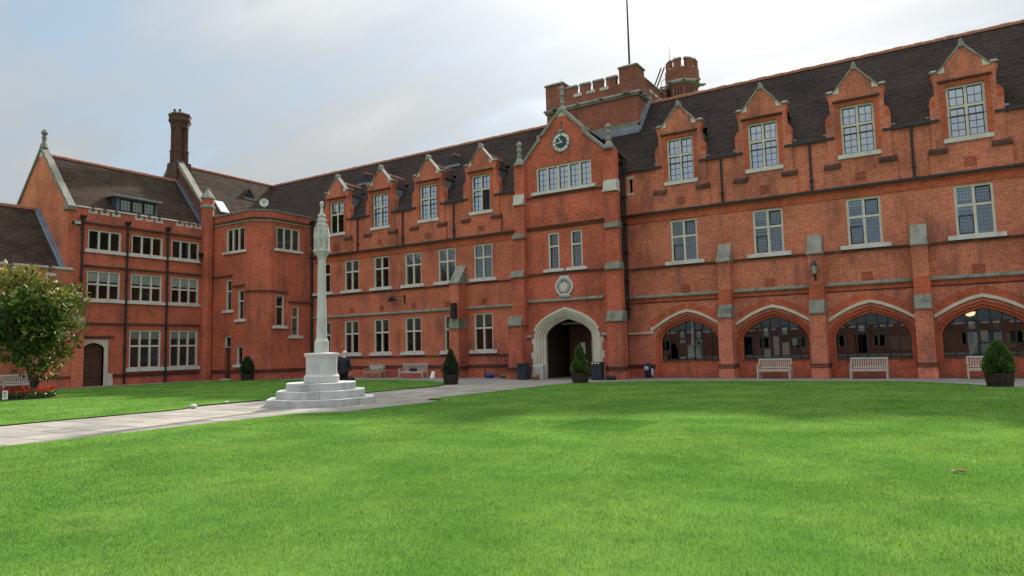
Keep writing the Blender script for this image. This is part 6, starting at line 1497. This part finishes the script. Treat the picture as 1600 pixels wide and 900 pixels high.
planter('dark green cone bush in a half barrel at the corner of the left lawn', -21.57, 28.15, cone, 'leaf_box_dark', 5200, (.33, .41, .52), .06, 2)
planter('bright green tapering bush in a half barrel before the gate arch', -15.0, 29.5, spire, 'leaf_box', 5600, (.34, .41, .50), .09, 3)
planter('broad rounded bush in a half barrel at the right edge of the lawn', 1.14, 28.75, dome, 'leaf_box', 6500, (.36, .425, .50), .05, 4)

# ------------------------------------------------------------------ bins, bags and other small things
def litter_bin(label, x, y, rz):
    t = thing('litter_bin', label, 'bin', (x, y, 0), 'dark litter bins either side of the gate'); 
    MB().box(x - .28, x + .28, y - .24, y + .24, .03, .80).build('body', M['bin_plastic'], t, bevel=.03)
    MB().box(x - .30, x + .30, y - .26, y + .26, .80, .93).build('lid', M['bin_plastic'], t, bevel=.04)
    MB().box(x - .20, x + .20, y - .262, y - .235, .66, .78).build('slot', M['iron'], t)
    MB().box(x - .26, x + .26, y - .22, y + .22, 0, .03).build('base', M['iron'], t)
    for k in (-1, 0, 1): MB().box(x + k * .17 - .045, x + k * .17 + .045, y - .268, y - .2605, .83, .89).build('label_plate', M['paper'], t) if label.startswith('dark litter bin right') else None
    return t
litter_bin('dark litter bin left of the gate arch', -20.35, 33.15, 0)
litter_bin('dark litter bin right of the gate arch with small white labels', -15.80, 33.1, 0)
def small_bag(label, x, y, rx, ry, rz, m, seed, strap=True):
    t = thing('bag', label, 'bag', (x, y, 0)); blob('body', t, (x, y, 0.0), rx, ry, rz, m, seed)
    if strap: MB().tube([(x - rx * .5, y, rz * 1.7), (x, y - .02, rz * 2.5), (x + rx * .5, y, rz * 1.7)], .013, 6).build('strap', M['bag_black'], t)
    return t
small_bag('blue bag on the ground by the iron railings', -23.75, 34.85, .30, .2, .15, 'bag_blue', 4)
small_bag('khaki bag slumped at the foot of the iron railings', -22.6, 34.65, .30, .2, .14, 'bag_khaki', 5)
small_bag('tan round bag beside the left litter bin', -19.72, 33.35, .24, .22, .17, 'bag_tan', 6, False)
small_bag('black bag on the paving right of the gate', -15.15, 32.95, .16, .16, .12, 'bag_black', 7)
small_bag('small black bag next to another, right of the gate', -14.85, 32.98, .14, .14, .11, 'bag_black', 8)
wb = thing('water_bottle', 'dark bottle standing against the wall by the blue bag', 'bottle', (-24.15, 34.95, 0)); MB().lathe((-24.15, 34.95, 0), [(.045, 0), (.045, .38), (.02, .46), (.02, .52)], 10).build('body', M['bag_black'], wb); MB().lathe((-24.15, 34.95, 0), [(.024, .52), (.024, .56)], 10).build('cap', M['iron'], wb)
aw = thing('paper_board', 'small white board leaning by the wall beside the long bench', 'board', (-28.0, 34.75, 0))
qf = Fr((-28.0, 34.75, 0), (1, 0, 0), (0, -1, 0)); MB().add([qf.p(-.17, 0, .18), qf.p(.17, 0, .18), qf.p(.17, .0, .15), qf.p(-.17, .0, .15), qf.p(-.12, .42, .03), qf.p(.12, .42, .03), qf.p(.12, .42, 0), qf.p(-.12, .42, 0)], [(3, 2, 1, 0), (4, 5, 6, 7), (0, 1, 5, 4), (1, 2, 6, 5), (2, 3, 7, 6), (3, 0, 4, 7)]).build('panel', M['white_board'], aw)
# backpack on the wall right of the gate
BP = thing('backpack', 'navy backpack with grey flashes leaning on the wall right of the gate', 'backpack', (-13.75, 35.2, 0))
blob('body', BP, (-13.85, 35.2, .0), .22, .17, .39, 'bag_navy', 9); blob('front_pocket', BP, (-13.9, 35.03, .40), .14, .07, .11, 'bag_grey', 10); blob('side_pocket', BP, (-13.62, 35.15, .1), .07, .1, .20, 'bag_grey', 11)
MB().tube([(-13.75, 35.1, .74), (-13.72, 35.0, .6), (-13.70, 35.02, .35), (-13.72, 35.1, .2)], .022, 6).build('strap', M['bag_black'], BP); MB().tube([(-13.9, 35.2, .77), (-13.85, 35.2, .84), (-13.8, 35.2, .77)], .012, 6).build('handle', M['bag_black'], BP)
# railings at the foot of the tower
RL = thing('iron_railing', 'black iron railings between the left wall and the gate tower', 'railing', (-22.4, 35.0, 0))
for k in range(9): MB().tube([(-23.35 + k * .20, 35.0, 0), (-23.35 + k * .20, 35.0, 1.40)], .016, 6).lathe((-23.35 + k * .20, 35.0, 0), [(.026, 1.38), (.022, 1.43), (.002, 1.5)], 6).build('bar', M['iron'], RL)
for z in (.15, 1.25): MB().box(-23.4, -21.7, 34.985, 35.015, z, z + .035).build('rail', M['iron'], RL)
# lanterns and fittings on the walls
def lantern(label, F, u, z, d):
    t = thing('wall_lantern', label, 'lantern', tuple(F.p(u, z - .4, d))); p = F.p(u, 0, d + .28)
    MB().lathe((p.x, p.y, 0), [(.07, z - .30), (.135, z + .06), (.02, z + .061)], 6).build('glass', M['lantern_glass'], t)
    fr = MB()
    for k in range(6):
        a = 2 * math.pi * k / 6; fr.tube([(p.x + .07 * math.cos(a), p.y + .07 * math.sin(a), z - .30), (p.x + .14 * math.cos(a), p.y + .14 * math.sin(a), z + .06)], .009, 4)
    fr.build('frame', M['iron'], t)
    MB().lathe((p.x, p.y, 0), [(.165, z + .06), (.16, z + .09), (.09, z + .22), (.05, z + .26), (.05, z + .31), (.01, z + .36)], 6).build('cap', M['iron'], t)
    MB().lathe((p.x, p.y, 0), [(.01, z - .40), (.05, z - .34), (.075, z - .30)], 6).build('base', M['iron'], t)
    MB().tube([F.p(u, z - .42, d + .0), F.p(u, z - .45, d + .16), F.p(u, z - .36, d + .28)], .018, 6).fbox(F, u - .05, u + .05, z - .6, z - .3, d - .01, d + .02).build('bracket', M['iron'], t)
plain('lantern_glass', (0.45, 0.46, 0.42), 0.25)
lantern('black wall lantern on the second buttress right of the gate', MAIN, -5.38, 5.15, .56)
fl = thing('floodlight', 'black twin floodlight on a bracket high on the left range', 'floodlight', (-31.6, 35.4, 5.2))
MB().fbox(MAIN, -31.18, -31.08, 4.98, 5.52, 0, .08).tube([MAIN.p(-31.13, 5.4, .08), MAIN.p(-31.6, 5.42, .34), MAIN.p(-31.95, 5.42, .4)], .025, 6).build('bracket', M['iron'], fl)
MB().tube([MAIN.p(-31.95, 5.44, .4), MAIN.p(-31.95, 4.85, .4)], .02, 6).build('stem', M['iron'], fl)
for s in (-1, 1): MB().add([MAIN.p(-31.95 + s * a, z, .4 + d) for a, z, d in ((.03, 5.4, -.09), (.03, 5.4, .09), (.30, 5.17, .13), (.30, 5.17, -.13), (.03, 5.14, -.09), (.03, 5.14, .09), (.28, 5.10, .13), (.28, 5.10, -.13))], [(0, 1, 2, 3), (4, 5, 6, 7), (0, 1, 5, 4), (1, 2, 6, 5), (2, 3, 7, 6), (3, 0, 4, 7)]).build('lamp_head', M['iron'], fl)
spk = thing('loudspeaker', 'black box loudspeaker on the buttress left of the gate', 'loudspeaker', (-26.35, 34.7, 3.65))
MB().fbox(MAIN, -26.50, -26.14, 3.70, 4.66, .86, 1.08).build('cabinet', M['iron'], spk, bevel=.01); MB().fbox(MAIN, -26.47, -26.17, 3.74, 4.62, 1.081, 1.09).build('grille', M['bag_black'], spk)
for lab, F, u, z in (('black security light at the top left corner of the left block', LEFT, 21.75, 10.15), ('black security light at the top of the low battlemented wing', LOWF, 20.95, 5.75)):
    t = thing('security_light', lab, 'security light', tuple(F.p(u, z, 0)))
    MB().tube([F.p(u + .3, z, -.05), F.p(u, z + .02, .35)], .025, 6).fbox(F, u + .2, u + .4, z - .1, z + .1, -.02, .03).build('bracket', M['iron'], t)
    MB().fbox(F, u - .28, u + .12, z - .12, z + .10, .3, .62).build('lamp_head', M['iron'], t, bevel=.03); MB().fbox(F, u - .25, u + .09, z - .09, z + .07, .621, .63).build('lens', M['lantern_glass'], t)
cl = thing('ceiling_lamp', 'glowing globe lamp inside the rightmost cloister arch', 'lamp', (.58, 37.4, 2.8)); MB().lathe((.58, 37.4, 0), [(.02, 2.66), (.16, 2.70), (.22, 2.80), (.22, 2.86)], 16).build('globe', M['lamp_glow'], cl, smooth=True); MB().lathe((.58, 37.4, 0), [(.23, 2.86), (.23, 2.90), (.03, 2.92), (.02, 4.59)], 16).build('fitting', M['iron'], cl)
# stone column inside the first arch
cs = thing('cloister_column', 'pale stone column standing inside the first cloister arch', 'column', (-11.75, 37.4, 0.03)); MB().lathe((-11.75, 37.4, 0), [(.26, .03), (.26, .25), (.19, .32), (.18, 3.6), (.26, 3.8), (.26, 4.59)], 14).build('shaft', M['stone'], cs, smooth=False)
for (x, y, r, s, lab) in ((-21.05, 13.75, .13, 1, 'larger pale stone at the left edge of the path'), (-21.95, 15.6, .09, 2, 'smaller pale stone on the grass near the path')):
    t = thing('boulder', lab, 'stone', (x, y, .03)); blob('rock', t, (x, y, .0), r, r * .8, r * .55, 'stone_white', s, 10)
lf = thing('paper_scrap', 'pale scrap of litter on the lawn at the right edge', 'litter', (-.07, 10.1, LZ)); MB().add([(-.17, 10.08, LZ + .03), (-.05, 10.05, LZ + .04), (.03, 10.09, LZ + .03), (-.04, 10.13, LZ + .05), (-.15, 10.12, LZ + .035), (-.06, 10.09, LZ + .02)], [(0, 1, 5), (1, 2, 5), (2, 3, 5), (3, 4, 5), (4, 0, 5)]).build('scrap', M['bag_tan'], lf, fix=False)

# ------------------------------------------------------------------ the man behind the memorial
PE = thing('person', 'white-haired man in dark suit, head bowed, standing behind the memorial with bag', 'person', (-21.72, 21.0, 0))
def skin_mesh(name, verts, edges, radii, m, parent, root=0, sub=2):
    me = bpy.data.meshes.new(name); me.from_pydata(verts, edges, []); o = bpy.data.objects.new(name, me); COL.objects.link(o); me.materials.append(m)
    o.parent = parent; OFF[o] = OFF.get(parent, Vector())
    sk = o.modifiers.new('skin', 'SKIN'); sk.use_smooth_shade = True
    for i, r in enumerate(radii):
        d = me.skin_vertices[0].data[i]; d.radius = r if isinstance(r, tuple) else (r, r); d.use_root = (i == root)
    s = o.modifiers.new('sub', 'SUBSURF'); s.levels = sub; s.render_levels = sub
    return o
def build_man():
    V, E, Rr = [], [], []
    def add(p, r, parent=None):
        V.append(p); Rr.append(r)
        if parent is not None: E.append((parent, len(V) - 1))
        return len(V) - 1
    pel = add((0, 0, .95), (.15, .11)); sp = add((0, .02, 1.18), (.14, .11), pel); ch = add((0, .03, 1.36), (.16, .12), sp); nk0 = add((0, .05, 1.50), (.065, .065), ch); nk = add((0, .09, 1.57), (.055, .055), nk0); h1 = add((0, .13, 1.66), (.078, .095), nk); h2 = add((0, .15, 1.745), (.062, .08), h1)
    for s in (-1, 1):
        sh = add((s * .19, .03, 1.43), .062, ch); el = add((s * .25, .04, 1.14), .046, sh); wr = add((s * .25, .12, .90), .03, el); pm = add((s * .25, .135, .82), (.018, .038), wr)
        for k, (dy, ln) in enumerate(((-.03, .075), (-.01, .09), (.012, .085), (.032, .065))):
            f1 = add((s * .25, .135 + dy, .775), .009, pm); f2 = add((s * .245, .14 + dy, .775 - ln * .5), .009, f1); add((s * .238, .15 + dy, .775 - ln), .008, f2)
        t1 = add((s * .235, .17, .83), .011, pm); add((s * .23, .19, .79), .009, t1)
        hip = add((s * .09, 0, .90), .085, pel); kn = add((s * .10, .015, .50), .058, hip); an = add((s * .10, -.02, .09), .04, kn); add((s * .11, .12, .045), (.045, .035), an)
    skin_mesh('body', V, E, Rr, M['skin'], PE)
    V2 = [(0, 0, .80), (0, .0, 1.0), (0, .02, 1.18), (0, .03, 1.38), (0, .045, 1.49)]; E2 = [(0, 1), (1, 2), (2, 3), (3, 4)]; R2 = [(.215, .165), (.20, .155), (.185, .145), (.205, .15), (.10, .09)]
    for s in (-1, 1):
        b = len(V2); V2 += [(s * .20, .03, 1.43), (s * .26, .04, 1.14), (s * .258, .115, .92)]; E2 += [(3, b), (b, b + 1), (b + 1, b + 2)]; R2 += [.085, .070, .055]
    skin_mesh('jacket', V2, E2, R2, M['suit'], PE, 1)
    V3 = [(0, 0, .95)]; E3 = []; R3 = [(.17, .13)]
    for s in (-1, 1):
        b = len(V3); V3 += [(s * .09, 0, .86), (s * .10, .015, .50), (s * .10, -.015, .08)]; E3 += [(0, b), (b, b + 1), (b + 1, b + 2)]; R3 += [.105, .085, .075]
    skin_mesh('trousers', V3, E3, R3, M['trouser'], PE)
    for s in (-1, 1): MB().lathe((PE.location.x + s * .11, PE.location.y + .04, 0), [(.055, .0), (.06, .02), (.055, .06), (.03, .09)], 10, 0, 1, 2.3).build('shoe', M['leather'], PE, smooth=True)
    # hair: fringe round the back and sides
    L = Vector(PE.location); hb = MB(); n = 14; rows = 6; vs = []; fs = []
    for i in range(rows):
        t = i / (rows - 1)
        for k in range(n):
            a = math.pi + math.pi * k / (n - 1); ph_ = R_(-22) + t * R_(95)
            vs.append(L + Vector((.088 * math.cos(a) * math.cos(ph_), .135 + .105 * math.sin(a) * math.cos(ph_), 1.69 + .10 * math.sin(ph_))))
    for i in range(rows - 1):
        for k in range(n - 1): fs.append((i * n + k, i * n + k + 1, (i + 1) * n + k + 1, (i + 1) * n + k))
    ho = hb.add(vs, fs).build('hair', M['hair_white'], PE, smooth=True, fix=False); sm = ho.modifiers.new('s', 'SOLIDIFY'); sm.thickness = .018
    for s in (-1, 1): MB().lathe(tuple(L + Vector((s * .086, .14, 1.665))), [(.008, -.03), (.016, -.01), (.018, .015), (.008, .035)], 8).build('ear', M['skin'], PE, smooth=True)
    MB().add([L + Vector(q) for q in ((-.015, .225, 1.66), (.015, .225, 1.66), (0, .222, 1.70), (0, .25, 1.655))], [(0, 1, 3), (1, 2, 3), (2, 0, 3), (0, 2, 1)]).build('nose', M['skin'], PE)
    for s in (-1, 1): MB().lathe(tuple(L + Vector((s * .03, .215, 1.70))), [(.002, -.008), (.009, 0), (.002, .008)], 8).build('eye', M['leather'], PE)
    MB().box(L.x - .025, L.x + .025, L.y + .205, L.y + .218, 1.615, 1.622).build('mouth', M['poster_maroon'], PE)
build_man()
PE.rotation_euler = (0, 0, R_(20))
hb_ = thing('briefcase', 'black bag hanging from the right hand of the standing man', 'bag', (-21.55, 21.22, .32)); blob('body', hb_, (-21.52, 21.23, .33), .11, .20, .19, 'bag_black', 12); MB().tube([(-21.52, 21.13, .66), (-21.525, 21.2, .77), (-21.52, 21.3, .66)], .012, 6).build('handle', M['leather'], hb_)
# display boards on the back wall of the cloister
for i, (x, w, h) in enumerate(((-13.2, .9, .7), (-10.6, 1.2, .8), (-8.4, .8, .6), (-6.6, 1.1, .8), (-4.3, .7, .9), (-2.2, 1.2, .7), (-.2, .9, .8), (1.8, 1.1, .7))):
    MB().box(x - w / 2, x + w / 2, 39.34, 39.395, 1.2, 1.2 + h).build('display_board', M['paper' if i % 2 else 'bag_tan'], RW)
